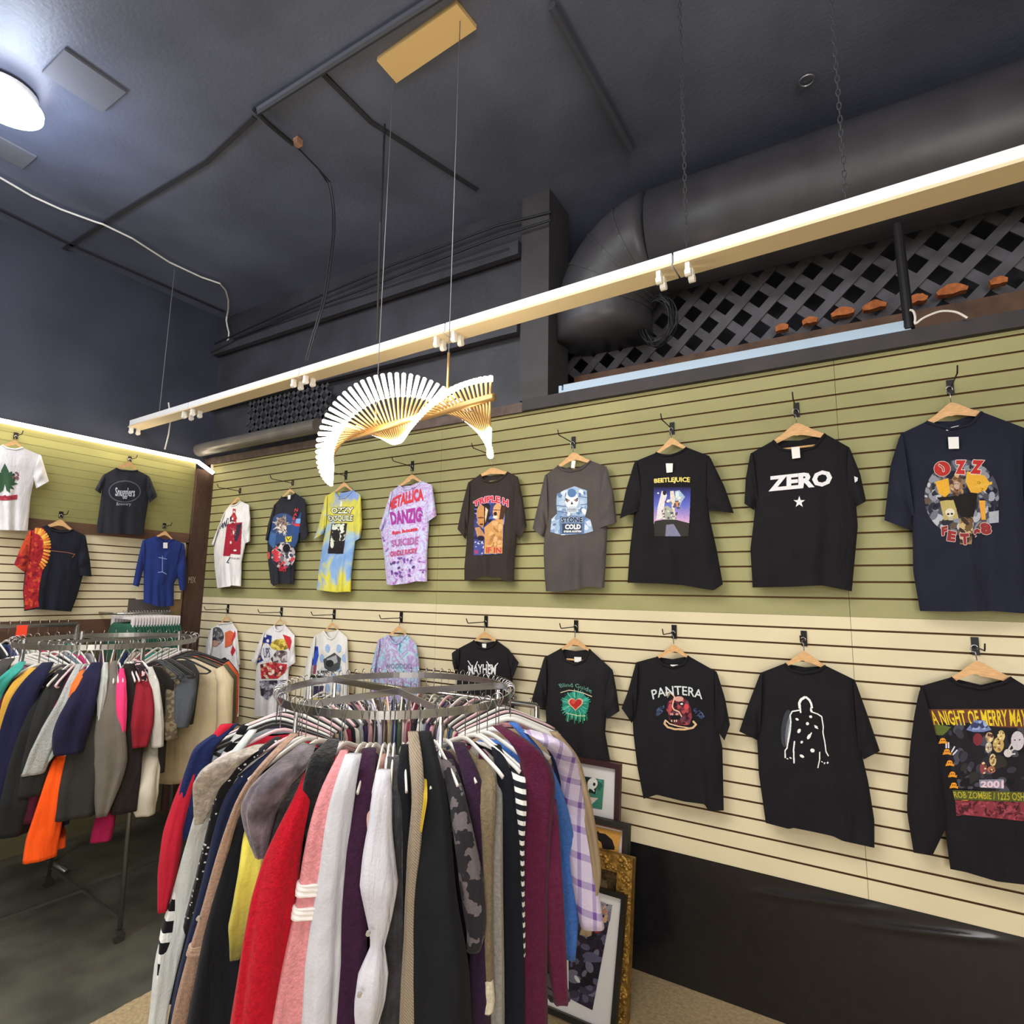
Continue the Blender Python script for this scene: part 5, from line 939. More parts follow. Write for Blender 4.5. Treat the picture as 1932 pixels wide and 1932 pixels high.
# --- near round rack
CN, RN, ZN = np.array([-1.615, 1.83]), .457, 1.518
rk = thing('round_clothes_rack', (CN[0], CN[1], 0), 'chrome round clothes rack in the foreground, packed with sweaters', 'clothes rack')
ring_band(CN, RN, ZN, parent=rk)
for q in ((596, 1326), (811, 1331), (663, 1287), (921, 1294)):
    p_ = onZ(q[0]*1., q[1]*1., ZN-.012)-np.array([CN[0], CN[1], 0]); a = math.atan2(p_[1], p_[0]); MB().bar((CN[0], CN[1], ZN-.014), (CN[0]+RN*math.cos(a), CN[1]+RN*math.sin(a), ZN-.014), .005, .026).build('cross_bar', M_CHROME, rk)
for q in ((596, 1326), (811, 1331), (663, 1287), (921, 1294)):
    p_ = onZ(q[0]*1., q[1]*1., ZN-.012)-np.array([CN[0], CN[1], 0]); a = math.atan2(p_[1], p_[0]); tp = np.array([CN[0]+.44*math.cos(a), CN[1]+.44*math.sin(a), ZN-.03]); bt = tp*[1, 1, 0]+[.02*math.cos(a), .02*math.sin(a), .06]
    MB().tube([tp, bt], .008, 12).build('leg', M_CHROME, rk, True); caster(bt*[1, 1, 0], 'caster', rk); MB().bar(bt+[0, 0, .1], (CN[0], CN[1], .16), .01, .015).build('base_bar', M_CHROME, rk)
A4, A5 = (280, 1250, .3531), (600, 1250, .3530)
SW = 'sweater'
near = [
 (A4, 'b32234', 'deep red sweater whose long sleeve hangs at the far left', [(420, 330, 60), (250, 560, 70), (190, 720, 80), (135, 900, 90), (115, 1050, 85), (75, 1330, 42)], SW, dict(h='b')),
 (A4, ('knit', '1f2850'), 'navy cable knit sweater beside the red one at the left', [(450, 330, 50), (300, 450, 100), (235, 650, 110), (200, 850, 110), (205, 940, 50)], SW, dict(h='b', ro=.01)),
 (A4, ('hstripe', '17171b', 'e8ebe8', 16), 'black and white striped sweater showing at the left edge', [(520, 330, 40), (330, 620, 50), (255, 900, 60), (190, 1150, 70), (110, 1450, 90), (55, 1760, 40)], SW, dict(h='b', ro=.0)),
 (A4, 'c8ccca', 'pale grey sweater with a long straight sleeve under the fur', [(560, 360, 40), (380, 600, 70), (310, 760, 90), (260, 1000, 110), (190, 1250, 110), (110, 1550, 110), (45, 1932, 80)], SW, dict(h='p', ro=.02)),
 (A4, ('fur', 'aca297'), 'fluffy pale grey-brown fur shrug', [(600, 440, 60), (490, 490, 110), (380, 560, 160), (320, 670, 160), (290, 780, 100), (270, 860, 40)], 'shrug', dict(h='p', ro=.045, zb=1.0, fold=.05)),
 (A4, ('dots', '1b1b1f', 'dfe0e2', 55), 'black sweater scattered with tiny white dots', [(690, 400, 36), (560, 500, 50), (440, 600, 60), (385, 720, 70), (350, 900, 70), (290, 1150, 80), (220, 1450, 90), (130, 1800, 100)], SW, dict(h='b', ro=.01)),
 (A4, '232a45', 'navy button cardigan next to the dotted sweater', [(700, 450, 40), (560, 560, 80), (450, 700, 90), (400, 900, 90), (330, 1200, 110), (240, 1600, 130), (170, 1932, 120)], 'cardigan', dict(ro=.012, buttons=[(268, 1367)])),
 (A4, ('knit', 'a88a78'), 'thin taupe ribbed sweater sleeve', [(780, 380, 40), (660, 500, 44), (560, 610, 42), (490, 730, 44), (430, 900, 56), (370, 1120, 66), (310, 1380, 80), (265, 1540, 92), (215, 1750, 100), (175, 1932, 100)], SW, dict(ro=.035, bands=[(1500, 1545, ('knit', 'b89a86'))])),
 (A4, '1c1d22', 'long black coat between the taupe sleeve and yellow sleeve', [(770, 470, 50), (650, 640, 110), (540, 850, 150), (480, 1150, 200), (420, 1500, 240), (370, 1932, 280)], 'coat', dict(ro=-.02)),
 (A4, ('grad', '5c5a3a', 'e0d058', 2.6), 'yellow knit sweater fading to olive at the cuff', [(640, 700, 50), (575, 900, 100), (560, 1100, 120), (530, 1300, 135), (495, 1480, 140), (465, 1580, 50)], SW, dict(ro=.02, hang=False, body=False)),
 (A4, ('velvet', '5e545c'), 'shiny grey crushed velvet blouse', [(850, 440, 80), (760, 540, 150), (650, 660, 190), (590, 790, 190), (590, 920, 130), (600, 1040, 50)], 'blouse', dict(ro=.05, h='w', fold=.16)),
 (A4, ('velvet', '2c2327'), 'dark fuzzy wine coloured cardigan behind the velvet blouse', [(850, 560, 70), (750, 740, 140), (700, 950, 150), (680, 1200, 120), (660, 1600, 160)], 'cardigan', dict(ro=-.01, hang=False)),
 (A4, ('fur', '1b1b1d'), 'black fuzzy collared sweater', [(990, 410, 60), (930, 500, 120), (890, 640, 120), (880, 800, 90), (900, 1100, 60)], SW, dict(ro=.0)),
 (A4, ('knit', 'b51527'), 'bright red wool sweater with a wide sleeve', [(850, 585, 34), (825, 720, 110), (770, 860, 170), (710, 1050, 215), (670, 1300, 235), (630, 1600, 240), (590, 1932, 250)], SW, dict(ro=.05, R=[.60, .64, .66, .662, .665, .67, .67], th=1.1)),
 (A4, ('knit', '93101f'), 'second red sweater half hidden behind the bright red one', [(930, 640, 30), (870, 1000, 60), (820, 1400, 80), (760, 1932, 90)], SW, dict(ro=-.02, hang=False, body=False)),
 (A4, ('knit', 'd98e92'), 'pink sweater with double white bands on its sleeve', [(1048, 470, 40), (995, 600, 90), (935, 800, 110), (890, 1050, 120), (860, 1300, 140), (810, 1600, 170), (760, 1932, 190)], SW, dict(ro=.035, R=[.58, .63, .655, .66, .66, .665, .67], bands=[(1165, 1225, 'ece6e2'), (1285, 1345, 'ece6e2')])),
 (A4, 'c8c8ce', 'white long-sleeve top between the pink and plum sweaters', [(1095, 490, 80), (1050, 640, 120), (1010, 850, 130), (985, 1100, 150), (950, 1400, 180), (915, 1932, 180)], 'top', dict(ro=.03, R=[.60, .64, .655, .66, .665, .67])),
 (A4, ('knit', '3b2138'), 'dark plum sweater left of the white ruched blouse', [(1180, 460, 70), (1150, 640, 110), (1110, 900, 140), (1085, 1200, 170), (1065, 1500, 185), (1055, 1932, 200)], SW, dict(ro=.0)),
 (A5, 'd8a89c', 'peach satin camisole with thin strap', [(330, 560, 20), (285, 700, 46), (275, 850, 50), (275, 930, 20)], 'camisole', dict(ro=.0)),
 (A5, 'cdccd4', 'white blouse with a buttoned ruched cuff', [(350, 575, 70), (338, 750, 100), (322, 1000, 118), (325, 1250, 160), (328, 1450, 190), (305, 1600, 130), (288, 1690, 66), (284, 1780, 150), (270, 1850, 150), (262, 1890, 90)], 'blouse', dict(ro=.065, R=[.60, .63, .645, .655, .66, .66, .66, .66, .66, .66], fold=.12, buttons=[(268, 1448), (222, 1775)])),
 (A5, ('velvet', '26252b'), 'black lace top right of the white blouse', [(400, 500, 60), (405, 700, 90), (410, 950, 80), (405, 1300, 90), (400, 1600, 100), (395, 1932, 110)], 'top', dict(ro=.0)),
 (A5, '1b1c21', 'plain black sweater beside the lace top', [(465, 440, 40), (455, 650, 70), (458, 900, 80), (450, 1250, 90), (440, 1600, 100), (435, 1932, 110)], SW, dict(ro=-.01)),
 (A5, ('diag', '8a7d6c', 'a89a86', 130), 'beige herringbone blazer', [(508, 370, 50), (525, 520, 66), (540, 700, 60), (525, 900, 66), (505, 1100, 50), (490, 1300, 50), (485, 1600, 70), (480, 1932, 80)], 'blazer', dict(ro=.02)),
 (A5, 'd4b43c', 'mustard yellow scarf edge beside the herringbone blazer', [(555, 530, 20), (572, 640, 22), (575, 730, 22), (560, 830, 18), (550, 900, 12)], 'scarf', dict(ro=.03, hang=False, body=False, name='scarf', part='fold')),
 (A5, '202124', 'long black top at the middle of the rack front', [(570, 370, 66), (600, 560, 110), (625, 750, 150), (625, 950, 200), (620, 1200, 250), (640, 1500, 300), (655, 1932, 310)], 'top', dict(ro=.015, R=[.53, .61, .64, .65, .66, .66, .66])),
 (A5, ('blotch', '2c292e', '6c6468', 16), 'sheer black blouse with grey print', [(690, 520, 56), (740, 700, 80), (775, 900, 95), (810, 1100, 105), (835, 1300, 120), (850, 1450, 110), (830, 1540, 70)], 'blouse', dict(ro=.04, fold=.12)),
 (A5, ('knit', '332036'), 'plum cardigan behind the sheer blouse', [(750, 430, 60), (820, 600, 90), (860, 800, 90), (885, 1050, 90), (885, 1300, 80), (860, 1600, 100), (860, 1932, 120)], 'cardigan', dict(ro=.01)),
 (A5, ('knit', '7d6f58'), 'olive brown sweater with ivory crochet cuff', [(880, 520, 50), (895, 640, 110), (905, 800, 80), (905, 1100, 60), (908, 1400, 50), (910, 1690, 44), (915, 1800, 50), (900, 1870, 60)], SW, dict(ro=.03, bands=[(1690, 1860, ('knit', 'd9cfb8'))])),
 (A5, ('knit', '8f8b84'), 'grey heather sweater with narrow sleeve', [(945, 540, 46), (952, 700, 66), (950, 1000, 70), (955, 1400, 70), (955, 1700, 76), (955, 1932, 80)], SW, dict(ro=.02)),
 (A5, '1a1c24', 'blue-black dress right of the grey heather sweater', [(950, 440, 50), (1000, 600, 80), (1025, 850, 95), (1035, 1200, 110), (1040, 1600, 120), (1040, 1932, 125)], 'dress', dict(ro=.01)),
 (A5, ('hstripe', '1d1d24', 'e6e4e0', 34), 'black and white striped blouse with a narrow striped edge', [(1030, 510, 30), (1075, 600, 64), (1085, 760, 56), (1088, 880, 24), (1090, 1000, 18), (1095, 1250, 16), (1103, 1560, 12)], 'blouse', dict(ro=.035)),
 (A5, ('knit', '58203a'), 'maroon hooded fleece with a thick folded shoulder', [(960, 340, 50), (1070, 410, 110), (1170, 520, 180), (1180, 640, 150), (1165, 900, 150), (1150, 1200, 150), (1145, 1500, 150), (1140, 1932, 160)], 'hooded fleece', dict(ro=.03, name='hooded_fleece')),
 (A5, ('knit', '662744'), 'maroon long sleeve hanging from the hooded fleece neighbour', [(1215, 620, 80), (1225, 850, 110), (1240, 1150, 120), (1265, 1450, 120), (1285, 1680, 100), (1300, 1820, 70)], SW, dict(ro=.06, hang=False, body=False)),
 (A5, ('knit', '4a78c8'), 'sky blue sweater right of the maroon fleece', [(1040, 320, 40), (1180, 470, 40), (1265, 640, 50), (1295, 820, 90), (1320, 1000, 115), (1340, 1200, 120), (1345, 1400, 95), (1345, 1580, 60)], SW, dict(ro=.0)),
 (A5, '1d2138', 'thin navy sweater edge beside the sky blue sweater', [(1130, 370, 40), (1270, 500, 40), (1320, 800, 40), (1365, 1050, 34), (1390, 1280, 28)], SW, dict(ro=.0)),
 (A5, ('plaid', 'd9cde6', '7a5aa8', 11), 'white and purple plaid flannel shirt', [(1110, 360, 60), (1220, 400, 120), (1320, 490, 110), (1350, 620, 100), (1370, 800, 115), (1405, 1050, 125), (1445, 1300, 130), (1465, 1410, 120)], 'flannel shirt', dict(ro=.04, fold=.05)),
 (A5, 'a28d70', 'tan corduroy shirt just behind the plaid flannel shirt', [(1260, 370, 40), (1370, 500, 50), (1420, 700, 60), (1470, 950, 50), (1495, 1150, 40), (1430, 1450, 60)], 'shirt', dict(ro=.0)),
 (A5, ('blotch', '26242c', '5a5c66', 20), 'dark patterned skirt low on the right side of the rack', [(1180, 1150, 60), (1200, 1400, 90), (1240, 1620, 110), (1290, 1800, 110)], 'skirt', dict(ro=-.03, hang=False, body=False, part='panel', name='skirt')),
]
GN = 'clothes on the near round rack'
an = rack_set(CN, RN, ZN, near, 'near round rack', GN)
FC = [('b98a92', 'dusty rose'), ('3a2c4a', 'dark violet'), ('8f949c', 'slate grey'), ('d8d2c8', 'ivory'), ('23262e', 'ink black'), ('7a3040', 'wine red'), ('c9a4a8', 'blush'), ('4c5a48', 'moss green'), ('2c3c68', 'deep blue'), ('a89878', 'sand'), ('5a4a42', 'cocoa'), ('c4c0d4', 'pale lilac'), ('383838', 'charcoal')]
ac = math.atan2(-CN[1], -CN[0]); k = 0
TY = [('blouse', 'blouse'), ('top', 'top'), ('cardigan', 'cardigan')]
for j in range(44):
    a = ac+math.radians(78)+math.radians(204)*j/43
    if min(abs((a-b+math.pi) % (2*math.pi)-math.pi) for b in an) < .035: continue
    col, cn = FC[k % 13]; ty = TY[k//13 % 3]; L_ = .62+.1*((k*7) % 4)/4
    pos_ = 'left' if (CN[0]+math.cos(a)) < CN[0]-.3 and math.sin(a) < .6 else 'far'
    plain_garment((CN[0]+RN*math.cos(a), CN[1]+RN*math.sin(a), ZN), a, col, round(L_, 2), '%s %s hanging on the far side of the near round rack' % (cn, ty[0]), ty[1], GN, ty[0], 0)
    hanger((CN[0]+RN*math.cos(a), CN[1]+RN*math.sin(a), ZN), a, ('flat', 'tube', 'flat', 'tube')[k % 4], (WH, BW, PK, BW)[k % 4], '%s hanger holding the %s %s on the far side of the near rack' % (('white plastic', 'black velvet', 'pink plastic', 'black velvet')[k % 4], cn, ty[0]), 'hangers on the near round rack'); k += 1
# --- left round rack
CL_, RL, ZL = np.array([-4.03, 1.86]), .47, 1.585
rk = thing('round_clothes_rack', (CL_[0], CL_[1], 0), 'older steel round clothes rack at the left with dark and orange clothes', 'clothes rack')
ring_band(CL_, RL, ZL, parent=rk, m=M_STEEL, h=.03)
for a in (-.05, 1.57, 3.09, 4.66):
    tp = np.array([CL_[0]+.43*math.cos(a), CL_[1]+.43*math.sin(a), ZL+.02]); bt = np.array([CL_[0]+.50*math.cos(a), CL_[1]+.50*math.sin(a), .07])
    MB().tube([tp, bt], .012, 12).build('leg', M_STEEL, rk, True); caster(bt*[1, 1, 0], 'caster', rk)
    MB().bar(tp-[0, 0, .03], (CL_[0], CL_[1], ZL-.01), .005, .02).build('cross_bar', M_STEEL, rk)
    MB().bar((bt+tp)/2*[1, 1, 0]+[0, 0, .12], (CL_[0], CL_[1], .12), .01, .015).build('base_bar', M_STEEL, rk)
A3 = (0, 1130, .28474); G3 = 'clothes on the left round rack'
left = [
 (A3, '45423e', 'dark grey ruffled blouse at the far left edge', [(60, 395, 60), (10, 440, 90), (-40, 560, 100), (-60, 900, 120)], 'blouse'),
 (A3, '3f9c90', 'teal shirt with a folded collar', [(150, 415, 34), (90, 480, 70), (20, 540, 80), (-40, 640, 80), (-60, 900, 80)], 'shirt', dict(ro=.02)),
 (A3, '551f30', 'dark maroon top behind the mustard sweater', [(170, 500, 50), (90, 580, 60), (40, 680, 70), (0, 800, 70), (-30, 1100, 80)], 'top'),
 (A3, 'cf9f42', 'mustard sweater with white panel', [(225, 455, 40), (130, 545, 60), (70, 640, 60), (40, 760, 60), (10, 920, 60), (-20, 1150, 50)], SW, dict(ro=.02)),
 (A3, '23233d', 'navy blazer beside the mustard sweater', [(320, 420, 60), (240, 520, 110), (160, 650, 140), (110, 850, 150), (60, 1100, 160), (10, 1400, 170)], 'blazer', dict(ro=.01, th=.8)),
 (A3, '252525', 'black pleated jacket', [(350, 520, 60), (280, 680, 120), (220, 880, 150), (170, 1100, 180), (120, 1400, 200), (80, 1560, 160)], 'jacket', dict(h='b')),
 (A3, '2b2b2a', 'washed black knit jacket', [(410, 470, 50), (350, 620, 110), (290, 820, 130), (240, 1050, 150), (200, 1300, 140)], 'jacket', dict(ro=.01)),
 (A3, '4a1c30', 'dark wine sweater behind the grey knit', [(455, 490, 40), (405, 600, 50), (365, 720, 50), (300, 950, 80), (230, 1250, 110), (190, 1480, 90)], SW, dict(h='p')),
 (A3, ('knit', 'aeb0ad'), 'light grey knit poncho with a pointed hem', [(528, 430, 30), (475, 540, 44), (420, 680, 60), (345, 850, 100), (270, 1020, 120), (215, 1160, 110)], 'poncho', dict(ro=.03, zb=1.0)),
 (A3, 'e87438', 'small orange vest piece over the grey knit', [(545, 470, 24), (525, 520, 32), (490, 590, 44), (468, 655, 18)], 'vest', dict(ro=.05, hang=False, body=False, part='panel')),
 (A3, 'c4dad8', 'pale mint shirt under the navy tee', [(598, 440, 26), (560, 540, 30), (520, 640, 36), (440, 760, 60), (380, 900, 60), (330, 1060, 50), (300, 1090, 30)], 'shirt', dict(ro=.02)),
 (A3, '25233c', 'dark navy t-shirt with wide short sleeve', [(640, 420, 50), (590, 540, 100), (540, 680, 140), (480, 830, 170), (450, 960, 180), (450, 1020, 150)], 't-shirt', dict(ro=.045, name='t_shirt', zb=1.0)),
 (A3, 'ff5a1c', 'long bright orange sleeve of a safety sweatshirt', [(440, 940, 40), (405, 1060, 84), (370, 1200, 110), (325, 1400, 140), (275, 1600, 160), (258, 1720, 160)], 'sweatshirt', dict(ro=.0, hang=False, body=False)),
 (A3, 'ea5822', 'second orange cuff peeping out beside the long orange sleeve', [(385, 1480, 40), (395, 1580, 70), (395, 1650, 60)], 'sweatshirt', dict(ro=-.06, hang=False, body=False)),
 (A3, '242638', 'dark blue trousers hanging behind the orange sleeve', [(500, 980, 60), (470, 1150, 90), (430, 1350, 90), (400, 1500, 80)], 'trousers', dict(ro=-.05, hang=False, body=False, part='leg')),
 (A3, '35332f', 'charcoal dress in the middle of the left rack', [(640, 450, 60), (615, 640, 90), (585, 850, 130), (555, 1100, 180), (520, 1300, 210), (500, 1440, 200)], 'dress', dict(ro=-.01)),
 (A3, 'b9beb8', 'pale grey sleeveless blouse', [(700, 420, 24), (680, 550, 46), (668, 680, 50), (655, 800, 26), (648, 880, 12)], 'blouse', dict(ro=.03)),
 (A3, '6f6860', 'taupe long coat with a wide sleeve', [(758, 410, 30), (730, 580, 70), (728, 780, 120), (735, 1000, 160), (730, 1150, 170), (700, 1300, 130), (675, 1440, 60)], 'coat', dict(ro=.02)),
 (A3, 'a81c3c', 'cherry red top beside the hot pink one', [(775, 470, 18), (770, 600, 30), (775, 720, 36), (785, 860, 30)], 'top', dict(ro=.01)),
 (A3, 'ec4278', 'hot pink top with a narrow sleeve', [(808, 460, 20), (803, 580, 50), (804, 720, 58), (808, 850, 52), (812, 915, 30)], 'top', dict(ro=.045)),
 (A3, '2a2422', 'black dress between the pink top and red jacket', [(865, 430, 70), (880, 620, 110), (870, 850, 130), (850, 1100, 140), (830, 1300, 140), (820, 1410, 130)], 'dress', dict(ro=.0)),
 (A3, ('blotch', '2a2024', 'e8b8c0', 30), 'black and pink patterned collar blouse', [(905, 400, 30), (925, 440, 44), (945, 490, 40), (955, 540, 24)], 'blouse', dict(ro=.04)),
 (A3, '8f1a40', 'crimson cuff of a magenta sweater low on the left rack', [(750, 1240, 40), (735, 1340, 70), (705, 1440, 100), (685, 1540, 110), (672, 1600, 110)], SW, dict(ro=-.03, hang=False, body=False)),
 (A3, '8c2430', 'brick red jacket with a folded cuff', [(940, 470, 30), (955, 600, 80), (950, 760, 110), (935, 900, 120), (925, 980, 80)], 'jacket', dict(ro=.05)),
 (A3, '5a1c30', 'burgundy skirt below the brick red jacket', [(920, 980, 60), (895, 1150, 80), (860, 1300, 90), (840, 1400, 80)], 'skirt', dict(ro=-.01, hang=False, body=False, part='panel')),
 (A3, 'd4d2cc', 'white dress shirt with a pointed sleeve', [(995, 450, 24), (1020, 560, 56), (1035, 720, 64), (1040, 860, 76), (1045, 980, 60)], 'shirt', dict(ro=.045)),
 (A3, 'cdc5b4', 'ivory linen trousers below the white shirt', [(1010, 900, 110), (985, 1080, 130), (960, 1250, 140), (955, 1380, 150), (965, 1430, 100)], 'trousers', dict(ro=.01, hang=False, body=False, part='leg')),
 (A3, '292522', 'black trousers with one narrow leg', [(1085, 560, 60), (1085, 750, 56), (1075, 950, 44), (1068, 1150, 34)], 'trousers', dict(h='b', ro=.01, part='leg', zb=1.05)),
 (A3, ('blotch', '5c5040', '7d705a', 40), 'brown patterned trousers folded over a black hanger', [(1150, 560, 80), (1150, 700, 84), (1140, 830, 84), (1135, 930, 70)], 'trousers', dict(h='b', ro=.05, part='leg', zb=1.1)),
 (A3, '4a4d52', 'grey denim trousers folded over a black hanger', [(1235, 530, 110), (1230, 650, 120), (1215, 780, 110), (1200, 850, 80)], 'trousers', dict(h='b', ro=.08, part='leg', zb=1.1)),
]
al = rack_set(CL_, RL, ZL, left, 'left round rack', G3)
# large cream coat on the rack's right side, face towards the camera
def facing(c, phi, spec, desc, cat, w0, w1, length, ztop, off, group=G3, hk='b', name=None, sleeves=True, band=None):
    dr = np.array([math.cos(phi), math.sin(phi), 0]); tg_ = np.array([-dr[1], dr[0], 0]); p0 = np.array([c[0], c[1], 0])+dr*off; v = []; n = 40; m = gm(spec)
    rows = resamp([(ztop-.125, .05, .014), (ztop-.14, .09, .02), (ztop-.195, w0, .026), (ztop-.24, w0*1.03, .034), (ztop-.45, (w0+w1)/2, .038), (ztop-length, w1, .042)], 24)
    for i, (z, w_, t_) in enumerate(rows):
        for j in range(n): a = 2*math.pi*j/n; v.append(p0+dr*w_*math.cos(a)+tg_*t_*math.sin(a)*(1+.25*math.sin(9*a+i*.15))+[0, 0, z])
    k = len(rows); f = [(i*n+j, (i+1)*n+j, (i+1)*n+(j+1) % n, i*n+(j+1) % n) for i in range(k-1) for j in range(n)]+[tuple(range(n)), tuple((k-1)*n+j for j in range(n))[::-1]]
    o = thing(name or cat, p0+[0, 0, ztop], desc, cat, group); meshobj('body', v, f, m, o)
    if sleeves:
        for s in (1, -1): MB().tube([p0+dr*s*w0*.92+[0, 0, ztop-.18], p0+dr*s*(w0+.03)+[0, 0, ztop-.26], p0+dr*s*(w0+.045)+[0, 0, ztop-.5], p0+dr*s*(w0+.03)+[0, 0, ztop-min(length, .72)]], [.03, .048, .045, .038], 16).build('sleeve', m if not band else gm(band), o, True)
    hc = HC[hk]; hanger(tuple(p0+[0, 0, ztop]), phi, hc[1], hc[0], hc[2]+' hanger holding the '+desc[:desc.find(' on the')], group.replace('clothes', 'hangers')); return o
M_CREAMC = 'd0bf9e'
facing(CL_, .62, M_CREAMC, 'large cream corduroy overshirt on the right side of the left rack', 'overshirt', .215, .235, .86, ZL, RL)
facing(CL_, .80, '5e5a44', 'olive overshirt on the right side behind the cream one', 'overshirt', .20, .22, .80, ZL, RL)
facing(CL_, .98, 'd85c38', 'orange sports top on the right side of the left rack', 'top', .20, .21, .66, ZL, RL)
facing(CL_, 1.14, '20242e', 'navy track jacket on the right side of the left rack', 'jacket', .205, .22, .72, ZL, RL)
facing(CL_, 1.32, '1a1718', 'black puffer jacket at the corner side of the left rack', 'jacket', .215, .22, .70, ZL, RL)
facing(CL_, .46, '3a3a38', 'dark grey trousers on a velvet hanger beside the cream overshirt on the left rack', 'trousers', .13, .12, .5, ZL, RL, sleeves=False)
k = 0
FC2 = [('c23a70', 'magenta'), ('6a7a8c', 'steel blue'), ('2a2a2e', 'coal black'), ('c8c8cc', 'silver grey'), ('3c8c84', 'sea green'), ('b04a5a', 'raspberry'), ('d8d4c8', 'oatmeal'), ('34406c', 'indigo'), ('8a6a4a', 'camel'), ('54304a', 'aubergine'), ('9a9a9a', 'ash grey')]
for j in range(24):
    a = 1.5+math.radians(190)*j/23; col, cn = FC2[k % 11]; ty = TY[k//11 % 3]
    pl_ = (CL_[0]+RL*math.cos(a), CL_[1]+RL*math.sin(a), ZL); plain_garment(pl_, a, col, round(.6+.1*(k % 3), 2), '%s %s hanging on the far side of the left round rack' % (cn, ty[0]), ty[1], G3, ty[0], 0)
    hanger(pl_, a, 'flat', WH, 'white plastic hanger holding the %s %s on the far side of the left rack' % (cn, ty[0]), 'hangers on the left round rack'); k += 1
# --- straight rack against the back wall at left
sr_ = thing('straight_clothes_rack', (-4.88, 1.3, 0), 'straight steel clothes rack along the back wall behind the left round rack', 'clothes rack')
MB().tube([(-4.88, .5, 1.63), (-4.88, 2.02, 1.63)], .014, 12).build('top_rail', M_STEEL, sr_, True)
for y in (.5, 2.02): MB().tube([(-4.88, y, 1.63), (-4.88, y, 0.02)], .014, 12).build('upright', M_STEEL, sr_, True); MB().tube([(-5.1, y, .02), (-4.62, y, .02)], .014, 12).build('foot', M_STEEL, sr_, True)
for j in range(26):
    y = .58+j*.055; col, cn = FC2[(j*5) % 11]; ty = [('shirt', 'shirt'), ('dress', 'dress'), ('jacket', 'jacket')][(j*5)//11 % 3]
    plain_garment((-4.88, y, 1.644), 0, col, [.6, .75][j % 2], '%s %s hanging on the straight rack by the back wall' % (cn, ty[0]), ty[1], 'clothes on the straight back rack', ty[0], 0)
    hanger((-4.88, y, 1.644), 0, 'flat', WH, 'white hanger on the straight rack by the back wall', 'hangers on the straight back rack')
tg0 = onX(41., 1190., -4.62); o = thing('price_sign', tg0, 'small bright orange price sign clipped on the straight rack', 'sign')
MB().box(tg0-[.002, .028, .035], tg0+[.002, .028, .035]).build('card', mat('neon_orange', 'ff4a2c', .6), o)
MB().tube([tg0-[.0, 0, .035], tg0-[.0, 0, .13]], .003, 6).build('clip_stem', M_STEEL, o)
# --- green shorts on a wall rail
y0_, y1_ = onX(233., 1160., -4.9)[1], onX(318., 1160., -4.9)[1]; zt = onX(275., 1157., -4.9)[2]
wr_ = thing('wall_rail', (-4.95, (y0_+y1_)/2, zt), 'short rail on the back wall holding green skirts', 'rail')
MB().tube([(-4.9, y0_-.05, zt), (-4.9, y1_+.04, zt)], .009, 10).build('bar', M_STEEL, wr_, True)
for y in (y0_-.04, y1_+.03): MB().tube([(-4.9, y, zt), (-5.19, y, zt)], .008, 8).build('bracket', M_STEEL, wr_, True)
mh = MB().tube([(0, 0, -.01)]+[(.012*math.cos(a), 0, .002+.012*math.sin(a)) for a in np.linspace(-.5, 3.3, 7)], .0018, 6); mh.tube([(0, 0, -.01), (0, 0, -.03)], .0018, 6); ph_ = MB().box((-.17, -.003, -.05), (.17, .003, -.028)).box((-.17, -.005, -.105), (-.13, .005, -.03)).box((.13, -.005, -.105), (.17, .005, -.03))
q1 = mh.build('hook', M_CHROME, None, True).data; q2 = ph_.build('clip_bar', mat('pink_white_plastic', 'ebe4e4', .5), None).data
v = []; n = 24; rw = resamp([(-.085, .165, .012), (-.13, .20, .018), (-.22, .23, .026), (-.42, .25, .03)], 10)
for i, (z, a_, t_) in enumerate(rw):
    for j in range(n): a = 2*math.pi*j/n; v.append((a_*math.cos(a), t_*math.sin(a)*(1+.4*math.sin(6*a)), z+.008*math.sin(5*a)))
q3 = meshobj('skirt_cloth', v, [(i*n+j, (i+1)*n+j, (i+1)*n+(j+1) % n, i*n+(j+1) % n) for i in range(9) for j in range(n)]+[tuple(range(n)), tuple(9*n+j for j in range(n))[::-1]], fabric('2c5c48', 'knit')).data
for ob in [x for x in bpy.data.objects if x.data in (q1, q2, q3)]: bpy.data.objects.remove(ob)
for j in range(17):
    y = y0_+(y1_-y0_)*j/16
    o = thing('clip_hanger', (-4.9, y, zt+.009), 'white clip hanger holding a green skirt on the back wall rail', 'hanger', 'clip hangers on the wall rail')
    for nmx, me in (('hook', q1), ('clip_bar', q2)): c_ = bpy.data.objects.new(nmx, me); COL.objects.link(c_); c_.parent = o
    s_ = bpy.data.objects.new('green_skirt', q3); COL.objects.link(s_); s_.location = (-4.9, y, zt+.009); tag(s_, 'dark green skirt clipped on the back wall rail', 'skirt', 'green skirts on the wall rail')
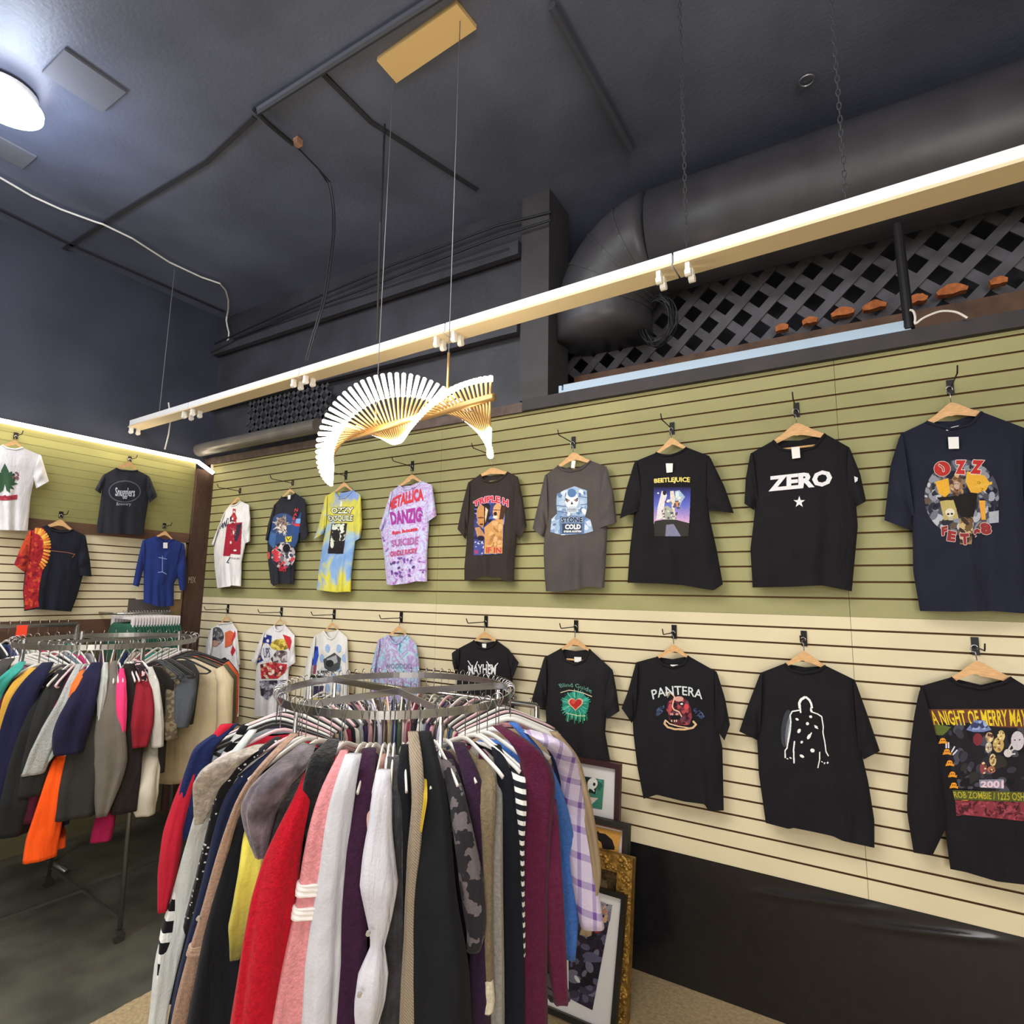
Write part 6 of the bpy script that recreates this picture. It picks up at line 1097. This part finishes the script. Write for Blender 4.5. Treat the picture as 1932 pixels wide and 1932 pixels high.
# --- straight rack behind the near rack
bz, by = 1.34, 2.66
br = thing('straight_clothes_rack', (-2.1, by, 0), 'straight chrome clothes rack between the near round rack and the right wall', 'clothes rack')
MB().tube([(-3.1, by, bz), (-1.42, by, bz)], .014, 12).build('top_rail', M_CHROME, br, True)
for x in (-3.1, -1.42): MB().tube([(x, by, bz), (x, by, .02)], .014, 12).build('upright', M_CHROME, br, True); MB().tube([(x, by-.22, .02), (x, by+.22, .02)], .014, 12).build('foot', M_CHROME, br, True)
back = [(('hstripe', 'c8b45a', '2a2430', 28), 'yellow and black striped'), ('2c3468', 'plain royal blue'), (('hstripe', '5a3040', '8a8aa0', 24), 'plum and grey striped'), ('d8d4d0', 'ivory'), ('1d1c20', 'jet black'), (('vstripe', 'd9d2ce', '7a3c48', 40), 'white and maroon striped'), ('c89898', 'rose'), (('hstripe', 'e4dcd4', 'c49c9c', 26), 'white and pink striped'), (('blotch', '2a2228', '6a4a70', 24), 'purple patterned'), ('c8c040', 'bright yellow'), ('6a5a50', 'brown'), (('vstripe', 'e0d8d2', '8a5058', 30), 'cream and red striped'), ('d6cabc', 'light beige'), ('3a2a3c', 'dark aubergine'), (('blotch', 'd8d4d4', '4c4650', 45), 'grey leopard print'), (('knit', 'b0a494'), 'beige knit'), ('17171b', 'black and white trimmed')]
for j, (sp_, dn) in enumerate(back):
    x = -3.0+j*.0965; plain_garment((x, by, bz+.014), math.pi/2, sp_, .7, dn+' top hanging on the straight rack behind the near round rack', 'top', 'clothes on the straight rack behind', 'top', .45)
    hanger((x, by, bz+.014), math.pi/2, 'flat', WH, 'white plastic hanger holding the '+dn+' top on the straight rack behind', 'hangers on the straight rack behind')
# ---------------------------------------------------------------- framed pictures leaning on the wall
def frame(tr, Yt, width, fw, fcol, matw, art, label, depth=.03, lean=.11, inner=None, ornate=False, artbox=None, bot=None):
    t_ = onY(float(tr[0]), float(tr[1]), Yt); ht = t_[2]; o = thing('framed_picture', (t_[0]-width/2, Yt-lean, 0), label, 'picture', 'framed pictures leaning on the wall')
    ex = np.array([-1, 0, 0.]); ey = np.array([0, -lean, -ht]); Ln = np.linalg.norm(ey); ey /= Ln; nz = np.cross(ex, ey); nz /= np.linalg.norm(nz)
    if nz[1] > 0: nz = -nz
    Pp = lambda a, b, c=0: t_+ex*a+ey*b+nz*c
    def bx(a0, b0, a1, b1, c0, c1, name, m):
        mb = MB(); mb.add([Pp(a, b, c) for c in (c0, c1) for a, b in ((a0, b0), (a1, b0), (a1, b1), (a0, b1))], [(3, 2, 1, 0), (4, 5, 6, 7), (0, 1, 5, 4), (1, 2, 6, 5), (2, 3, 7, 6), (3, 0, 4, 7)]); return mb.build(name, m, o)
    for q in ((0, 0, width, fw), (0, Ln-fw, width, Ln), (0, fw, fw, Ln-fw), (width-fw, fw, width, Ln-fw)): bx(*q, 0, depth, 'moulding', fcol)
    if inner:
        iw, ic = inner
        for q in ((fw, fw, width-fw, fw+iw), (fw, Ln-fw-iw, width-fw, Ln-fw), (fw, fw+iw, fw+iw, Ln-fw-iw), (width-fw-iw, fw+iw, width-fw, Ln-fw-iw)): bx(*q, 0, depth*.6, 'inner_moulding', ic)
    bx(fw*.9, fw*.9, width-fw*.9, Ln-fw*.9, .002, depth*.3, 'mat_board', mat('mat_board', 'd8d4d2', .7) if matw else art)
    if ornate:
        rs = np.random.RandomState(4); mb = MB()
        for k in range(150):
            e = rs.rand()*(width+Ln*2); 
            a, b = (e, fw*(.15+.7*rs.rand())) if e < width else (fw*(.15+.7*rs.rand()), (e-width) % Ln)
            c_ = Pp(a, b, depth); r = .006+.008*rs.rand(); mb.tube([c_-ex*r*1.2, c_, c_+ex*r*1.2], [r*.3, r, r*.3], 6)
        mb.build('carved_ornament', fcol, o, True)
    def place(cv_, name): return cv_.build(name, lambda px, py: np.array([pl_at(px[i], py[i]) for i in range(len(px))]), o)
    def pl_at(px, py):
        d = ray(float(px), float(py)); p0 = Pp(0, 0, depth*.3+.003); s = ((p0-C0)@nz)/(d@nz); return C0+d*s
    return o, place
TFm = (1060, 1400, .27535)
o, pf = frame((1174, 1441), 3.03, .62, .028, mat('mahogany', '3a2224', .45), True, None, 'dark mahogany framed picture with white mat and green artwork, tallest against the wall', inner=None)
c = Canvas(TFm, (60, 225, 300, 475), .5); c.poly([(60, 215), (290, 260), (275, 462), (60, 425)], '3f7d6a'); c.blobs(c.pm([(60, 215), (290, 260), (275, 462), (60, 425)]), ['2c5c50', '4c9078', '3a6c60'], 22, 12, 34, seed=2); c.poly([(130, 232), (245, 255), (230, 360), (170, 340)], '20282a'); c.ell(210, 285, 34, 40, 'dfe0dc', .3); c.ell(222, 290, 9, 12, '20282a'); c.line([(185, 300), (180, 330)], 10, 'dfe0dc'); c.line([(205, 315), (220, 335)], 10, 'dfe0dc'); c.poly([(160, 370), (250, 385), (200, 430)], 'c8c0b0'); pf(c, 'artwork')
o, pf = frame((1191, 1554), 2.95, .50, .026, mat('matte_black_frame', '24211f', .6), True, None, 'black box framed picture with copper inner rim and black cat on orange', depth=.05, inner=(.009, mat('copper_rim', 'a05a34', .4, .4)))
c = Canvas(TFm, (190, 560, 430, 780), .5); c.poly([(200, 572), (408, 618), (385, 775), (200, 775)], 'cf9a4c'); c.poly([(235, 640), (245, 605), (258, 622), (300, 630), (345, 670), (362, 720), (360, 740), (280, 735), (270, 690), (232, 655)], '221c1e'); c.blobs(c.pm([(200, 572), (408, 618), (300, 600)]), ['b8843c'], 8, 6, 14); pf(c, 'artwork')
o, pf = frame((1200, 1617), 2.87, .52, .075, mat('antique_gold', '9a7638', .45, .6, bump=(45, .8), noise=(35, .5)), False, mat('old_print', '7a6440', .8, noise=(30, .6)), 'ornate carved antique gold picture frame in the middle of the stack', depth=.05, ornate=True, inner=(.05, mat('dark_gold', '4a3820', .5, .4, bump=(40, .8), noise=(30, .6))))
o, pf = frame((1185, 1688), 2.79, .46, .022, mat('black_gold_frame', '1c1814', .4), True, None, 'front black framed picture with white mat and dark purple crowd artwork', inner=None, lean=.17)
ap = [(140, 1080), (345, 1118), (210, 1838), (45, 1755), (50, 1080)]
c = Canvas(TFm, (40, 1070, 350, 1845), .6); am = c.pm(ap); c.fill(am, '2b2530'); c.blobs(am, ['3a3444', '1c1820', '56506a', '6a6878', '241e2c'], 120, 10, 34, seed=9); c.blobs(c.pm([(230, 1080), (345, 1118), (330, 1230), (240, 1210)]), ['8a8a94', '77707c'], 26, 10, 28); c.blobs(c.em(240, 1270, 40, 40), ['8a2a34', 'b03c44'], 10, 8, 16); c.blobs(c.em(295, 1180, 20, 60), ['a87860', 'c09878'], 8, 8, 14); c.ell(105, 1625, 12, 30, 'c8c8cc', -.6); pf(c, 'artwork')
